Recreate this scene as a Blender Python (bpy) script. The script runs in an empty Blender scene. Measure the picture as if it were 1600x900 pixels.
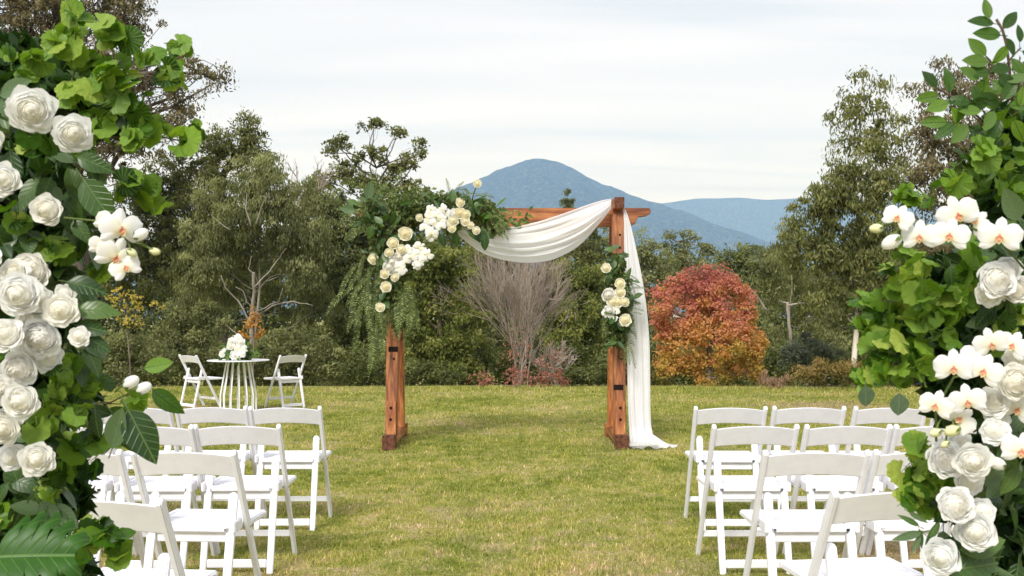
import bpy, bmesh, math, random
import numpy as np
from mathutils import Vector, Matrix, noise

random.seed(11)
RNG = np.random.default_rng(11)
S = bpy.context.scene
C = S.collection
PI = math.pi
rad = math.radians

# ------------------------------------------------------------------ camera
FPX, EYE, HOR = 1500.0, 1.38, 493.0          # focal length in photo pixels, eye height, horizon row
cam = bpy.data.cameras.new("camera")
cam.sensor_width = 36.0
cam.lens = FPX / 1600 * 36
cam.shift_y = (HOR - 450) / 1600
cam.clip_start, cam.clip_end = 0.05, 60000
cam.dof.use_dof = True
cam.dof.focus_distance = 9.0
cam.dof.aperture_fstop = 14.0
co = bpy.data.objects.new("camera", cam)
co.location = (0, 0, EYE)
co.rotation_euler = (PI / 2, 0, 0)
C.objects.link(co)
S.camera = co

# ------------------------------------------------------------------ sky, sun, exposure
SUN_EL, SUN_AZ = rad(43), rad(200)           # azimuth clockwise from +Y: behind the camera, a little left
W = bpy.data.worlds.new("World")
S.world = W
W.use_nodes = True
nt = W.node_tree
nt.nodes.clear()
nw = nt.nodes.new


def L_(a, b):
    nt.links.new(a, b)


out = nw("ShaderNodeOutputWorld")
bg1, bg2, mixs = nw("ShaderNodeBackground"), nw("ShaderNodeBackground"), nw("ShaderNodeMixShader")
sky = nw("ShaderNodeTexSky")
sky.sky_type = 'NISHITA'
sky.sun_disc = False
sky.sun_elevation = SUN_EL
sky.sun_rotation = SUN_AZ
bg1.inputs[1].default_value = 0.06
L_(sky.outputs[0], bg1.inputs[0])
tc, sep = nw("ShaderNodeTexCoord"), nw("ShaderNodeSeparateXYZ")
L_(tc.outputs['Generated'], sep.inputs[0])
az = nw("ShaderNodeMath"); az.operation = 'ABSOLUTE'; L_(sep.outputs[2], az.inputs[0])
ad = nw("ShaderNodeMath"); ad.operation = 'ADD'; L_(az.outputs[0], ad.inputs[0]); ad.inputs[1].default_value = 0.10
dx = nw("ShaderNodeMath"); dx.operation = 'DIVIDE'; L_(sep.outputs[0], dx.inputs[0]); L_(ad.outputs[0], dx.inputs[1])
dy = nw("ShaderNodeMath"); dy.operation = 'DIVIDE'; L_(sep.outputs[1], dy.inputs[0]); L_(ad.outputs[0], dy.inputs[1])
cmb = nw("ShaderNodeCombineXYZ"); L_(dx.outputs[0], cmb.inputs[0]); L_(dy.outputs[0], cmb.inputs[1])
mp = nw("ShaderNodeMapping"); mp.inputs['Scale'].default_value = (0.42, 2.1, 1); mp.inputs['Location'].default_value = (3.1, 1.7, 0)
L_(cmb.outputs[0], mp.inputs[0])
n1 = nw("ShaderNodeTexNoise"); n1.inputs['Scale'].default_value = 1.3; n1.inputs['Detail'].default_value = 7; n1.inputs['Roughness'].default_value = 0.5
n1.inputs['Distortion'].default_value = 0.5
L_(mp.outputs[0], n1.inputs[0])
cr = nw("ShaderNodeValToRGB")
e = cr.color_ramp.elements
e[0].position, e[0].color = 0.33, (0.83, 0.87, 0.96, 1)
e[1].position, e[1].color = 0.64, (1.05, 1.03, 1.08, 1)
m_ = e.new(0.47); m_.color = (0.95, 0.96, 1.02, 1)
L_(n1.outputs[0], cr.inputs[0])
L_(cr.outputs[0], bg2.inputs[0])
bg2.inputs[1].default_value = 0.35
mixs.inputs[0].default_value = 0.90
L_(bg1.outputs[0], mixs.inputs[1]); L_(bg2.outputs[0], mixs.inputs[2]); L_(mixs.outputs[0], out.inputs[0])

sl = bpy.data.lights.new("sun", 'SUN')
sl.energy, sl.angle, sl.color = 1.35, rad(18), (1.0, 0.985, 0.965)
so = bpy.data.objects.new("sun", sl)
C.objects.link(so)
sd = Vector((math.sin(SUN_AZ) * math.cos(SUN_EL), math.cos(SUN_AZ) * math.cos(SUN_EL), math.sin(SUN_EL)))
so.rotation_euler = sd.to_track_quat('Z', 'Y').to_euler()
so.location = (-6, -6, 30)

S.view_settings.view_transform = 'Standard'
S.view_settings.look = 'None'
S.view_settings.exposure = 1.55
S.view_settings.gamma = 1.0
S.cycles.max_bounces = 10
S.cycles.diffuse_bounces = 7
S.cycles.transmission_bounces = 4
S.cycles.transparent_max_bounces = 6
S.cycles.volume_bounces = 2


# ------------------------------------------------------------------ helpers
def P(px, py, D):
    """a point D metres ahead that the photograph shows at px, py"""
    return Vector(((px - 800) * D / FPX, D, EYE + (HOR - py) * D / FPX))


def tag(o, label=None, cat=None, group=None, kind=None):
    if label: o['label'] = label
    if cat: o['category'] = cat
    if group: o['group'] = group
    if kind: o['kind'] = kind
    return o


def thing(name, label, cat, loc=(0, 0, 0), rz=0, group=None):
    o = bpy.data.objects.new(name, None)
    o.empty_display_size = 0.1
    C.objects.link(o)
    o.location = loc
    o.rotation_euler = (0, 0, rz)
    return tag(o, label, cat, group)


def link(name, me, parent=None, M=None):
    o = bpy.data.objects.new(name, me)
    C.objects.link(o)
    if parent: o.parent = parent
    if M is not None: o.matrix_local = M
    return o


def npmesh(name, V, F, mats, tint=None, smooth=False):
    """mesh from numpy arrays, F is (n,3) or (n,4); tint is one float per vertex"""
    me = bpy.data.meshes.new(name)
    V = np.asarray(V, dtype=np.float32); F = np.asarray(F, dtype=np.int32)
    k = F.shape[1]
    me.vertices.add(len(V)); me.vertices.foreach_set("co", V.ravel())
    me.loops.add(F.size); me.loops.foreach_set("vertex_index", F.ravel())
    me.polygons.add(len(F))
    me.polygons.foreach_set("loop_start", np.arange(0, F.size, k, dtype=np.int32))
    me.polygons.foreach_set("loop_total", np.full(len(F), k, dtype=np.int32))
    if smooth: me.polygons.foreach_set("use_smooth", np.ones(len(F), dtype=bool))
    if tint is not None:
        a = me.attributes.new("tint", 'FLOAT', 'POINT')
        a.data.foreach_set("value", np.asarray(tint, dtype=np.float32))
    me.update(calc_edges=True)
    for m in (mats if isinstance(mats, (list, tuple)) else [mats]): me.materials.append(m)
    return me


class MB:
    """collects shapes; build() links them as ONE mesh object"""
    def __init__(s): s.v, s.f = [], []

    def poly(s, vs, fs):
        n = len(s.v); s.v += [tuple(v) for v in vs]; s.f += [tuple(i + n for i in f) for f in fs]; return s

    def box(s, c, d, M=None):
        x, y, z = d[0] / 2, d[1] / 2, d[2] / 2
        vs = [Vector((a, b, cc)) for a in (-x, x) for b in (-y, y) for cc in (-z, z)]
        if M is not None: vs = [M @ v for v in vs]
        vs = [v + Vector(c) for v in vs]
        return s.poly(vs, [(0, 1, 3, 2), (4, 6, 7, 5), (0, 4, 5, 1), (2, 3, 7, 6), (0, 2, 6, 4), (1, 5, 7, 3)])

    def bar(s, a, b, w, h, up=(0, 0, 1)):
        a, b = Vector(a), Vector(b)
        d = (b - a).normalized(); u = Vector(up); r = d.cross(u).normalized(); u = r.cross(d)
        vs = [p + r * (i * w / 2) + u * (j * h / 2) for p in (a, b) for i, j in ((-1, -1), (1, -1), (1, 1), (-1, 1))]
        return s.poly(vs, [(0, 1, 2, 3), (7, 6, 5, 4), (0, 4, 5, 1), (1, 5, 6, 2), (2, 6, 7, 3), (3, 7, 4, 0)])

    def tube(s, pts, rs, n=6):
        pts = [Vector(p) for p in pts]
        if not isinstance(rs, (list, tuple)): rs = [rs] * len(pts)
        base = len(s.v)
        for i, p in enumerate(pts):
            d = (pts[min(i + 1, len(pts) - 1)] - pts[max(i - 1, 0)])
            if d.length < 1e-9: d = Vector((0, 0, 1))
            d.normalize()
            r = d.cross(Vector((0.31, 0.95, 0.05))).normalized(); u = r.cross(d)
            for k in range(n):
                t = 2 * PI * k / n
                s.v.append(tuple(p + (r * math.cos(t) + u * math.sin(t)) * rs[i]))
        for i in range(len(pts) - 1):
            for k in range(n):
                a, b = base + i * n + k, base + i * n + (k + 1) % n
                s.f.append((a, b, b + n, a + n))
        s.f.append(tuple(base + k for k in range(n))[::-1])
        s.f.append(tuple(base + (len(pts) - 1) * n + k for k in range(n)))
        return s

    def prism(s, outline, axis, t0, t1):
        """outline of 2-D points pushed along axis 0/1/2 from t0 to t1"""
        def p3(p, t):
            return {0: (t, p[0], p[1]), 1: (p[0], t, p[1]), 2: (p[0], p[1], t)}[axis]
        n = len(outline)
        vs = [p3(p, t0) for p in outline] + [p3(p, t1) for p in outline]
        fs = [tuple(range(n))[::-1], tuple(range(n, 2 * n))] + [(i, (i + 1) % n, n + (i + 1) % n, n + i) for i in range(n)]
        return s.poly(vs, fs)

    def mesh(s, name, mat, bevel=0, seg=2, smooth=False):
        me = bpy.data.meshes.new(name)
        bm = bmesh.new()
        vs = [bm.verts.new(v) for v in s.v]
        for f in s.f:
            try: bm.faces.new([vs[i] for i in f])
            except ValueError: pass
        bmesh.ops.recalc_face_normals(bm, faces=bm.faces)
        if bevel:
            ed = [e for e in bm.edges if len(e.link_faces) == 2 and e.calc_face_angle(0) > 0.5]
            bmesh.ops.bevel(bm, geom=ed, offset=bevel, segments=seg, affect='EDGES', clamp_overlap=True)
        if smooth:
            for f in bm.faces: f.smooth = True
        bm.to_mesh(me); bm.free()
        me.materials.append(mat)
        return me

    def build(s, name, mat, parent=None, bevel=0, seg=2, smooth=False):
        return link(name, s.mesh(name, mat, bevel, seg, smooth), parent)


def copy_tree(o, parent=None):
    c = o.copy(); C.objects.link(c)
    if parent: c.parent = parent
    for ch in list(o.children): copy_tree(ch, c)
    return c


# ------------------------------------------------------------------ materials
def mat(name):
    m = bpy.data.materials.new(name); m.use_nodes = True
    b = m.node_tree.nodes["Principled BSDF"]
    return m, m.node_tree, b


def nn(t, typ, **kw):
    n = t.nodes.new(typ)
    for k, v in kw.items():
        if k in n.inputs: n.inputs[k].default_value = v
        else: setattr(n, k, v)
    return n


def ramp(t, fac, stops):
    r = t.nodes.new("ShaderNodeValToRGB"); e = r.color_ramp.elements
    while len(e) < len(stops): e.new(0.5)
    for i, (p, c) in enumerate(stops): e[i].position = p; e[i].color = (*c, 1)
    t.links.new(fac, r.inputs[0]); return r


def leaf_mat(name, stops, rough=0.55, transl=0.35, obj_random=False, nscale=0.0, spec=0.3):
    """foliage: colour by the leaf's own tint, light passing through"""
    m, t, b = mat(name)
    if obj_random:
        a = t.nodes.new("ShaderNodeObjectInfo"); fac = a.outputs['Random']
    else:
        a = t.nodes.new("ShaderNodeAttribute"); a.attribute_name = "tint"; fac = a.outputs['Fac']
    r = ramp(t, fac, stops)
    b.inputs['Roughness'].default_value = rough
    b.inputs['Specular IOR Level'].default_value = spec
    t.links.new(r.outputs[0], b.inputs['Base Color'])
    tr = t.nodes.new("ShaderNodeBsdfTranslucent")
    g = nn(t, "ShaderNodeMixRGB", blend_type='MULTIPLY'); g.inputs[0].default_value = 1
    t.links.new(r.outputs[0], g.inputs[1]); g.inputs[2].default_value = (1.25, 1.3, 0.7, 1)
    t.links.new(g.outputs[0], tr.inputs[0])
    mx = t.nodes.new("ShaderNodeMixShader"); mx.inputs[0].default_value = transl
    t.links.new(b.outputs[0], mx.inputs[1]); t.links.new(tr.outputs[0], mx.inputs[2])
    t.links.new(mx.outputs[0], t.nodes["Material Output"].inputs[0])
    return m


def near_leaf_mat(name, stops, vein, back, rough, transl, pinnate=True, spec=0.45):
    """leaf seen close: veins from the leaf's own coordinates, paler underside"""
    m, t, b = mat(name)
    oi = t.nodes.new("ShaderNodeObjectInfo")
    r = ramp(t, oi.outputs['Random'], stops)
    tc = t.nodes.new("ShaderNodeTexCoord"); sp = t.nodes.new("ShaderNodeSeparateXYZ")
    t.links.new(tc.outputs['Object'], sp.inputs[0])
    ab = nn(t, "ShaderNodeMath", operation='ABSOLUTE'); t.links.new(sp.outputs[0], ab.inputs[0])
    if pinnate:
        sub = nn(t, "ShaderNodeMath", operation='MULTIPLY_ADD'); t.links.new(ab.outputs[0], sub.inputs[0]); sub.inputs[1].default_value = -0.9
        t.links.new(sp.outputs[1], sub.inputs[2])
        fr = nn(t, "ShaderNodeMath", operation='PINGPONG'); t.links.new(sub.outputs[0], fr.inputs[0]); fr.inputs[1].default_value = 0.07
        v1 = nn(t, "ShaderNodeMapRange"); t.links.new(fr.outputs[0], v1.inputs[0]); v1.inputs[1].default_value = 0; v1.inputs[2].default_value = 0.016
        v1.inputs[3].default_value = 0.55; v1.inputs[4].default_value = 0
    else:
        at = nn(t, "ShaderNodeMath", operation='ARCTAN2'); t.links.new(sp.outputs[0], at.inputs[0]); t.links.new(sp.outputs[1], at.inputs[1])
        fr = nn(t, "ShaderNodeMath", operation='PINGPONG'); t.links.new(at.outputs[0], fr.inputs[0]); fr.inputs[1].default_value = 0.16
        v1 = nn(t, "ShaderNodeMapRange"); t.links.new(fr.outputs[0], v1.inputs[0]); v1.inputs[1].default_value = 0; v1.inputs[2].default_value = 0.05
        v1.inputs[3].default_value = 0.5; v1.inputs[4].default_value = 0
    v2 = nn(t, "ShaderNodeMapRange"); t.links.new(ab.outputs[0], v2.inputs[0]); v2.inputs[1].default_value = 0.004; v2.inputs[2].default_value = 0.02
    v2.inputs[3].default_value = 0.9 if pinnate else 0.0; v2.inputs[4].default_value = 0
    mxv = nn(t, "ShaderNodeMath", operation='MAXIMUM'); t.links.new(v1.outputs[0], mxv.inputs[0]); t.links.new(v2.outputs[0], mxv.inputs[1])
    no = nn(t, "ShaderNodeTexNoise", Scale=4.0, Detail=4.0); t.links.new(tc.outputs['Object'], no.inputs[0])
    hs = nn(t, "ShaderNodeMixRGB", blend_type='MULTIPLY'); hs.inputs[0].default_value = 0.45
    nr = ramp(t, no.outputs[0], [(0.35, (0.62, 0.62, 0.6)), (0.65, (1.25, 1.2, 1.1))])
    t.links.new(r.outputs[0], hs.inputs[1]); t.links.new(nr.outputs[0], hs.inputs[2])
    c1 = nn(t, "ShaderNodeMixRGB"); t.links.new(mxv.outputs[0], c1.inputs[0]); t.links.new(hs.outputs[0], c1.inputs[1]); c1.inputs[2].default_value = (*vein, 1)
    ge = t.nodes.new("ShaderNodeNewGeometry")
    c2 = nn(t, "ShaderNodeMixRGB"); bk = nn(t, "ShaderNodeMath", operation='MULTIPLY'); t.links.new(ge.outputs['Backfacing'], bk.inputs[0]); bk.inputs[1].default_value = 0.6
    t.links.new(bk.outputs[0], c2.inputs[0]); t.links.new(c1.outputs[0], c2.inputs[1]); c2.inputs[2].default_value = (*back, 1)
    t.links.new(c2.outputs[0], b.inputs['Base Color'])
    b.inputs['Roughness'].default_value = rough; b.inputs['Specular IOR Level'].default_value = spec
    bp = nn(t, "ShaderNodeBump", Strength=0.35, Distance=0.02); t.links.new(mxv.outputs[0], bp.inputs['Height']); t.links.new(bp.outputs[0], b.inputs['Normal'])
    tr = t.nodes.new("ShaderNodeBsdfTranslucent")
    g = nn(t, "ShaderNodeMixRGB", blend_type='MULTIPLY'); g.inputs[0].default_value = 1
    t.links.new(c2.outputs[0], g.inputs[1]); g.inputs[2].default_value = (1.5, 1.5, 0.5, 1); t.links.new(g.outputs[0], tr.inputs[0])
    mx = t.nodes.new("ShaderNodeMixShader"); mx.inputs[0].default_value = transl
    t.links.new(b.outputs[0], mx.inputs[1]); t.links.new(tr.outputs[0], mx.inputs[2]); t.links.new(mx.outputs[0], t.nodes["Material Output"].inputs[0])
    return m


def petal_mat(name, inner, outer, transl=0.3, size=1.0):
    """petal colour runs from the heart of the flower to its rim"""
    m, t, b = mat(name)
    tc = t.nodes.new("ShaderNodeTexCoord")
    ln = nn(t, "ShaderNodeVectorMath", operation='LENGTH'); t.links.new(tc.outputs['Object'], ln.inputs[0])
    no = nn(t, "ShaderNodeTexNoise", Scale=5.0, Detail=5.0); t.links.new(tc.outputs['Object'], no.inputs[0])
    ad = nn(t, "ShaderNodeMath", operation='MULTIPLY_ADD'); t.links.new(no.outputs[0], ad.inputs[0]); ad.inputs[1].default_value = 0.35; t.links.new(ln.outputs[1], ad.inputs[2])
    r = ramp(t, ad.outputs[0], [(0.25 * size, inner), (0.85 * size, outer)])
    oi = t.nodes.new("ShaderNodeObjectInfo"); sc = nn(t, "ShaderNodeMath", operation='MULTIPLY'); t.links.new(oi.outputs['Random'], sc.inputs[0]); sc.inputs[1].default_value = .55
    tn = nn(t, "ShaderNodeMixRGB", blend_type='MULTIPLY'); t.links.new(sc.outputs[0], tn.inputs[0]); t.links.new(r.outputs[0], tn.inputs[1]); tn.inputs[2].default_value = (1.0, .965, .86, 1)
    r = tn
    t.links.new(r.outputs[0], b.inputs['Base Color'])
    b.inputs['Roughness'].default_value = 0.6; b.inputs['Specular IOR Level'].default_value = 0.25
    b.inputs['Sheen Weight'].default_value = 0.15
    wv = nn(t, "ShaderNodeTexNoise", Scale=22.0, Detail=3.0); t.links.new(tc.outputs['Object'], wv.inputs[0])
    bp = nn(t, "ShaderNodeBump", Strength=0.08, Distance=0.03); t.links.new(wv.outputs[0], bp.inputs['Height']); t.links.new(bp.outputs[0], b.inputs['Normal'])
    tr = t.nodes.new("ShaderNodeBsdfTranslucent"); t.links.new(r.outputs[0], tr.inputs[0])
    mx = t.nodes.new("ShaderNodeMixShader"); mx.inputs[0].default_value = transl
    t.links.new(b.outputs[0], mx.inputs[1]); t.links.new(tr.outputs[0], mx.inputs[2]); t.links.new(mx.outputs[0], t.nodes["Material Output"].inputs[0])
    return m


def bark_mat(name, c1, c2, scale=3.0, zs=0.35):
    m, t, b = mat(name)
    tc = t.nodes.new("ShaderNodeTexCoord"); mp = nn(t, "ShaderNodeMapping"); mp.inputs['Scale'].default_value = (1, 1, zs)
    t.links.new(tc.outputs['Object'], mp.inputs[0])
    no = nn(t, "ShaderNodeTexNoise", Scale=scale, Detail=6.0); t.links.new(mp.outputs[0], no.inputs[0])
    r = ramp(t, no.outputs[0], [(0.38, c1), (0.62, c2)])
    t.links.new(r.outputs[0], b.inputs['Base Color']); b.inputs['Roughness'].default_value = 0.85
    bp = nn(t, "ShaderNodeBump", Strength=0.5, Distance=0.05); t.links.new(no.outputs[0], bp.inputs['Height']); t.links.new(bp.outputs[0], b.inputs['Normal'])
    return m


def wood_mat(name, axis):
    m, t, b = mat(name)
    tc = t.nodes.new("ShaderNodeTexCoord"); mp = nn(t, "ShaderNodeMapping")
    sc = [9.0, 9.0, 9.0]; sc[axis] = 0.7
    mp.inputs['Scale'].default_value = sc
    t.links.new(tc.outputs['Object'], mp.inputs[0])
    no = nn(t, "ShaderNodeTexNoise", Scale=2.6, Detail=8.0, Roughness=0.62, Distortion=0.6); t.links.new(mp.outputs[0], no.inputs[0])
    r = ramp(t, no.outputs[0], [(0.30, (0.09, 0.025, 0.010)), (0.43, (0.26, 0.075, 0.022)), (0.56, (0.45, 0.17, 0.052)), (0.72, (0.58, 0.29, 0.11))])
    n2 = nn(t, "ShaderNodeTexNoise", Scale=1.7, Detail=5.0); t.links.new(tc.outputs['Object'], n2.inputs[0])
    r2 = ramp(t, n2.outputs[0], [(0.35, (0.5, 0.45, 0.45)), (0.6, (1.1, 1.1, 1.1))])
    mu = nn(t, "ShaderNodeMixRGB", blend_type='MULTIPLY'); mu.inputs[0].default_value = 0.8
    t.links.new(r.outputs[0], mu.inputs[1]); t.links.new(r2.outputs[0], mu.inputs[2])
    mp3 = nn(t, "ShaderNodeMapping"); s3 = [1, 1, 1]; s3[axis] = 0.35; mp3.inputs['Scale'].default_value = s3; t.links.new(tc.outputs['Object'], mp3.inputs[0])
    vo = nn(t, "ShaderNodeTexVoronoi", Scale=9.0); t.links.new(mp3.outputs[0], vo.inputs[0])
    r3 = ramp(t, vo.outputs['Distance'], [(0.05, (0.18, 0.12, 0.1)), (0.14, (1, 1, 1))])
    m3 = nn(t, "ShaderNodeMixRGB", blend_type='MULTIPLY'); m3.inputs[0].default_value = 0.75
    t.links.new(mu.outputs[0], m3.inputs[1]); t.links.new(r3.outputs[0], m3.inputs[2])
    t.links.new(m3.outputs[0], b.inputs['Base Color'])
    b.inputs['Roughness'].default_value = 0.5
    bp = nn(t, "ShaderNodeBump", Strength=0.35, Distance=0.01); t.links.new(no.outputs[0], bp.inputs['Height']); t.links.new(bp.outputs[0], b.inputs['Normal'])
    return m


def flat_mat(name, col, rough=0.5, spec=0.5, nz=0.0, ns=30.0):
    m, t, b = mat(name)
    b.inputs['Roughness'].default_value = rough; b.inputs['Specular IOR Level'].default_value = spec
    tc = t.nodes.new("ShaderNodeTexCoord")
    no = nn(t, "ShaderNodeTexNoise", Scale=ns, Detail=5.0); t.links.new(tc.outputs['Object'], no.inputs[0])
    lo = tuple(c * (1 - nz) for c in col)
    r = ramp(t, no.outputs[0], [(0.38, lo), (0.58, col)])
    t.links.new(r.outputs[0], b.inputs['Base Color'])
    bp = nn(t, "ShaderNodeBump", Strength=0.08, Distance=0.004); t.links.new(no.outputs[0], bp.inputs['Height']); t.links.new(bp.outputs[0], b.inputs['Normal'])
    return m


def ground_colour(t, pos):
    """mown lawn: lime green, olive and straw patches, worn towards the seats"""
    a = nn(t, "ShaderNodeTexNoise", Scale=0.55, Detail=6.0, Roughness=0.62); t.links.new(pos, a.inputs[0])
    f = nn(t, "ShaderNodeTexNoise", Scale=5.5, Detail=6.0, Roughness=0.72); t.links.new(pos, f.inputs[0])
    h = nn(t, "ShaderNodeTexNoise", Scale=1.5, Detail=5.0, Roughness=0.6, Distortion=0.4); t.links.new(pos, h.inputs[0])
    sp = t.nodes.new("ShaderNodeSeparateXYZ"); t.links.new(pos, sp.inputs[0])
    near = nn(t, "ShaderNodeMapRange"); t.links.new(sp.outputs[1], near.inputs[0])
    near.inputs[1].default_value = 3.8; near.inputs[2].default_value = 8.0; near.inputs[3].default_value = 0.085; near.inputs[4].default_value = 0.0
    s1 = nn(t, "ShaderNodeMath", operation='MULTIPLY_ADD'); t.links.new(f.outputs[0], s1.inputs[0]); s1.inputs[1].default_value = 0.75; t.links.new(near.outputs[0], s1.inputs[2])
    s2 = nn(t, "ShaderNodeMath", operation='MULTIPLY_ADD'); t.links.new(a.outputs[0], s2.inputs[0]); s2.inputs[1].default_value = 0.55; t.links.new(s1.outputs[0], s2.inputs[2])
    r = ramp(t, s2.outputs[0], [(0.46, (0.135, 0.180, 0.028)), (0.58, (0.275, 0.305, 0.060)), (0.68, (0.40, 0.39, 0.12)), (0.80, (0.52, 0.43, 0.24))])
    r2 = ramp(t, h.outputs[0], [(0.34, (0.78, 0.84, 0.78)), (0.50, (1, 1, 1)), (0.72, (1.1, 1.05, 1.0))])
    mu = nn(t, "ShaderNodeMixRGB", blend_type='MULTIPLY'); mu.inputs[0].default_value = 1
    t.links.new(r.outputs[0], mu.inputs[1]); t.links.new(r2.outputs[0], mu.inputs[2])
    last = mu.outputs[0]
    for cx, cy, rx, ry in ((4.75, 14.7, 1.35, 0.9), (-5.0, 14.6, 0.8, 0.5), (2.2, 5.6, 0.5, 0.5), (-2.3, 4.9, 0.6, 0.35)):   # worn, dry patches
        sb = nn(t, "ShaderNodeVectorMath", operation='SUBTRACT'); t.links.new(pos, sb.inputs[0]); sb.inputs[1].default_value = (cx, cy, 0)
        dv = nn(t, "ShaderNodeVectorMath", operation='MULTIPLY'); t.links.new(sb.outputs[0], dv.inputs[0]); dv.inputs[1].default_value = (1 / rx, 1 / ry, 0)
        le = nn(t, "ShaderNodeVectorMath", operation='LENGTH'); t.links.new(dv.outputs[0], le.inputs[0])
        jt = nn(t, "ShaderNodeMath", operation='MULTIPLY_ADD'); t.links.new(f.outputs[0], jt.inputs[0]); jt.inputs[1].default_value = -2.4; t.links.new(le.outputs['Value'], jt.inputs[2])
        mr = nn(t, "ShaderNodeMapRange"); t.links.new(jt.outputs[0], mr.inputs[0]); mr.inputs[1].default_value = -.9; mr.inputs[2].default_value = -.2; mr.inputs[3].default_value = .85; mr.inputs[4].default_value = 0
        mm = nn(t, "ShaderNodeMixRGB"); t.links.new(mr.outputs[0], mm.inputs[0]); t.links.new(last, mm.inputs[1]); mm.inputs[2].default_value = (.46, .36, .22, 1); last = mm.outputs[0]
    return last


def lawn_mat():
    m, t, b = mat("lawn_soil")
    ge = t.nodes.new("ShaderNodeNewGeometry")
    c = ground_colour(t, ge.outputs['Position'])
    g = nn(t, "ShaderNodeTexNoise", Scale=38.0, Detail=4.0, Roughness=0.7); t.links.new(ge.outputs['Position'], g.inputs[0])
    r = ramp(t, g.outputs[0], [(0.35, (0.42, 0.40, 0.36)), (0.62, (0.95, 0.92, 0.9))])
    mu = nn(t, "ShaderNodeMixRGB", blend_type='MULTIPLY'); mu.inputs[0].default_value = 1
    t.links.new(c, mu.inputs[1]); t.links.new(r.outputs[0], mu.inputs[2])
    t.links.new(mu.outputs[0], b.inputs['Base Color']); b.inputs['Roughness'].default_value = 0.95; b.inputs['Specular IOR Level'].default_value = 0.1
    bp = nn(t, "ShaderNodeBump", Strength=0.7, Distance=0.03); t.links.new(g.outputs[0], bp.inputs['Height']); t.links.new(bp.outputs[0], b.inputs['Normal'])
    return m


def blade_mat():
    m, t, b = mat("grass_blades")
    ge = t.nodes.new("ShaderNodeNewGeometry")
    c = ground_colour(t, ge.outputs['Position'])
    at = t.nodes.new("ShaderNodeAttribute"); at.attribute_name = "tint"
    r = ramp(t, at.outputs['Fac'], [(0.0, (0.46, 0.56, 0.42)), (0.5, (1.0, 1.05, 0.85)), (0.85, (1.45, 1.35, 1.2)), (1.0, (1.9, 1.6, 2.3))])
    mu = nn(t, "ShaderNodeMixRGB", blend_type='MULTIPLY'); mu.inputs[0].default_value = 1
    t.links.new(c, mu.inputs[1]); t.links.new(r.outputs[0], mu.inputs[2])
    t.links.new(mu.outputs[0], b.inputs['Base Color']); b.inputs['Roughness'].default_value = 0.6; b.inputs['Specular IOR Level'].default_value = 0.2
    tr = t.nodes.new("ShaderNodeBsdfTranslucent"); t.links.new(mu.outputs[0], tr.inputs[0])
    mx = t.nodes.new("ShaderNodeMixShader"); mx.inputs[0].default_value = 0.35
    t.links.new(b.outputs[0], mx.inputs[1]); t.links.new(tr.outputs[0], mx.inputs[2]); t.links.new(mx.outputs[0], t.nodes["Material Output"].inputs[0])
    return m


def forest_mat():
    m, t, b = mat("far_forest")
    ge = t.nodes.new("ShaderNodeNewGeometry")
    a = nn(t, "ShaderNodeTexNoise", Scale=0.05, Detail=6.0, Roughness=0.75); t.links.new(ge.outputs['Position'], a.inputs[0])
    r = ramp(t, a.outputs[0], [(0.38, (0.004, 0.010, 0.006)), (0.52, (0.045, 0.06, 0.03)), (0.68, (0.19, 0.20, 0.11))])
    t.links.new(r.outputs[0], b.inputs['Base Color']); b.inputs['Roughness'].default_value = 1; b.inputs['Specular IOR Level'].default_value = 0
    bp = nn(t, "ShaderNodeBump", Strength=1.0, Distance=25.0); t.links.new(a.outputs[0], bp.inputs['Height']); t.links.new(bp.outputs[0], b.inputs['Normal'])
    return m


M = {}
M['resin'] = flat_mat("white_resin", (0.85, 0.85, 0.90), 0.38, 0.5, 0.05, 18)
M['paint'] = flat_mat("white_paint", (0.85, 0.86, 0.89), 0.35, 0.5, 0.04, 12)
M['steel'] = flat_mat("dull_steel", (0.45, 0.45, 0.45), 0.4, 0.6, 0.2, 60)
M['wood'] = [wood_mat("cedar_across", 0), wood_mat("cedar_deep", 1), wood_mat("cedar_upright", 2)]
M['endgrain'] = flat_mat("dark_end_grain", (0.15, 0.055, 0.03), 0.7, 0.3, 0.6, 35)
M['slot'] = flat_mat("dark_mortise", (0.016, 0.010, 0.008), 0.9, 0.1)
M['stem'] = flat_mat("green_stem", (0.13, 0.19, 0.04), 0.6, 0.3, 0.3, 20)
M['twig'] = flat_mat("brown_twig", (0.13, 0.08, 0.05), 0.7, 0.3, 0.4, 40)
M['rose'] = petal_mat("ivory_rose_petal", (0.93, 0.91, 0.80), (0.95, 0.96, 0.97), .4)
M['cream'] = petal_mat("cream_petal", (0.95, 0.87, 0.56), (0.96, 0.94, 0.82), .4)
M['peony'] = petal_mat("blush_white_petal", (0.93, 0.90, 0.80), (0.95, 0.955, 0.96), .4)
M['orchid'] = petal_mat("orchid_petal", (0.90, 0.88, 0.66), (0.93, 0.935, 0.95), .35, .9)
M['lip'] = petal_mat("orchid_lip", (0.66, 0.10, 0.16), (0.93, 0.78, 0.45), 0.2, 0.62)
M['bud'] = petal_mat("green_white_bud", (0.55, 0.60, 0.22), (0.80, 0.82, 0.50), 0.2, 1.2)
M['fan'] = near_leaf_mat("bright_fan_leaf", [(0.0, (0.015, 0.05, 0.004)), (0.3, (0.045, 0.125, 0.005)), (0.60, (0.11, 0.225, 0.014)), (0.85, (0.22, 0.35, 0.035)), (1.0, (0.38, 0.46, 0.10))],
                         (0.24, 0.42, 0.05), (0.20, 0.34, 0.05), 0.45, 0.34, pinnate=False, spec=.3)
M['ovate'] = near_leaf_mat("dark_ovate_leaf", [(0.0, (0.015, 0.045, 0.010)), (0.5, (0.032, 0.085, 0.014)), (1.0, (0.08, 0.15, 0.03))],
                           (0.12, 0.20, 0.06), (0.12, 0.18, 0.09), 0.36, 0.2)
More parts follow.
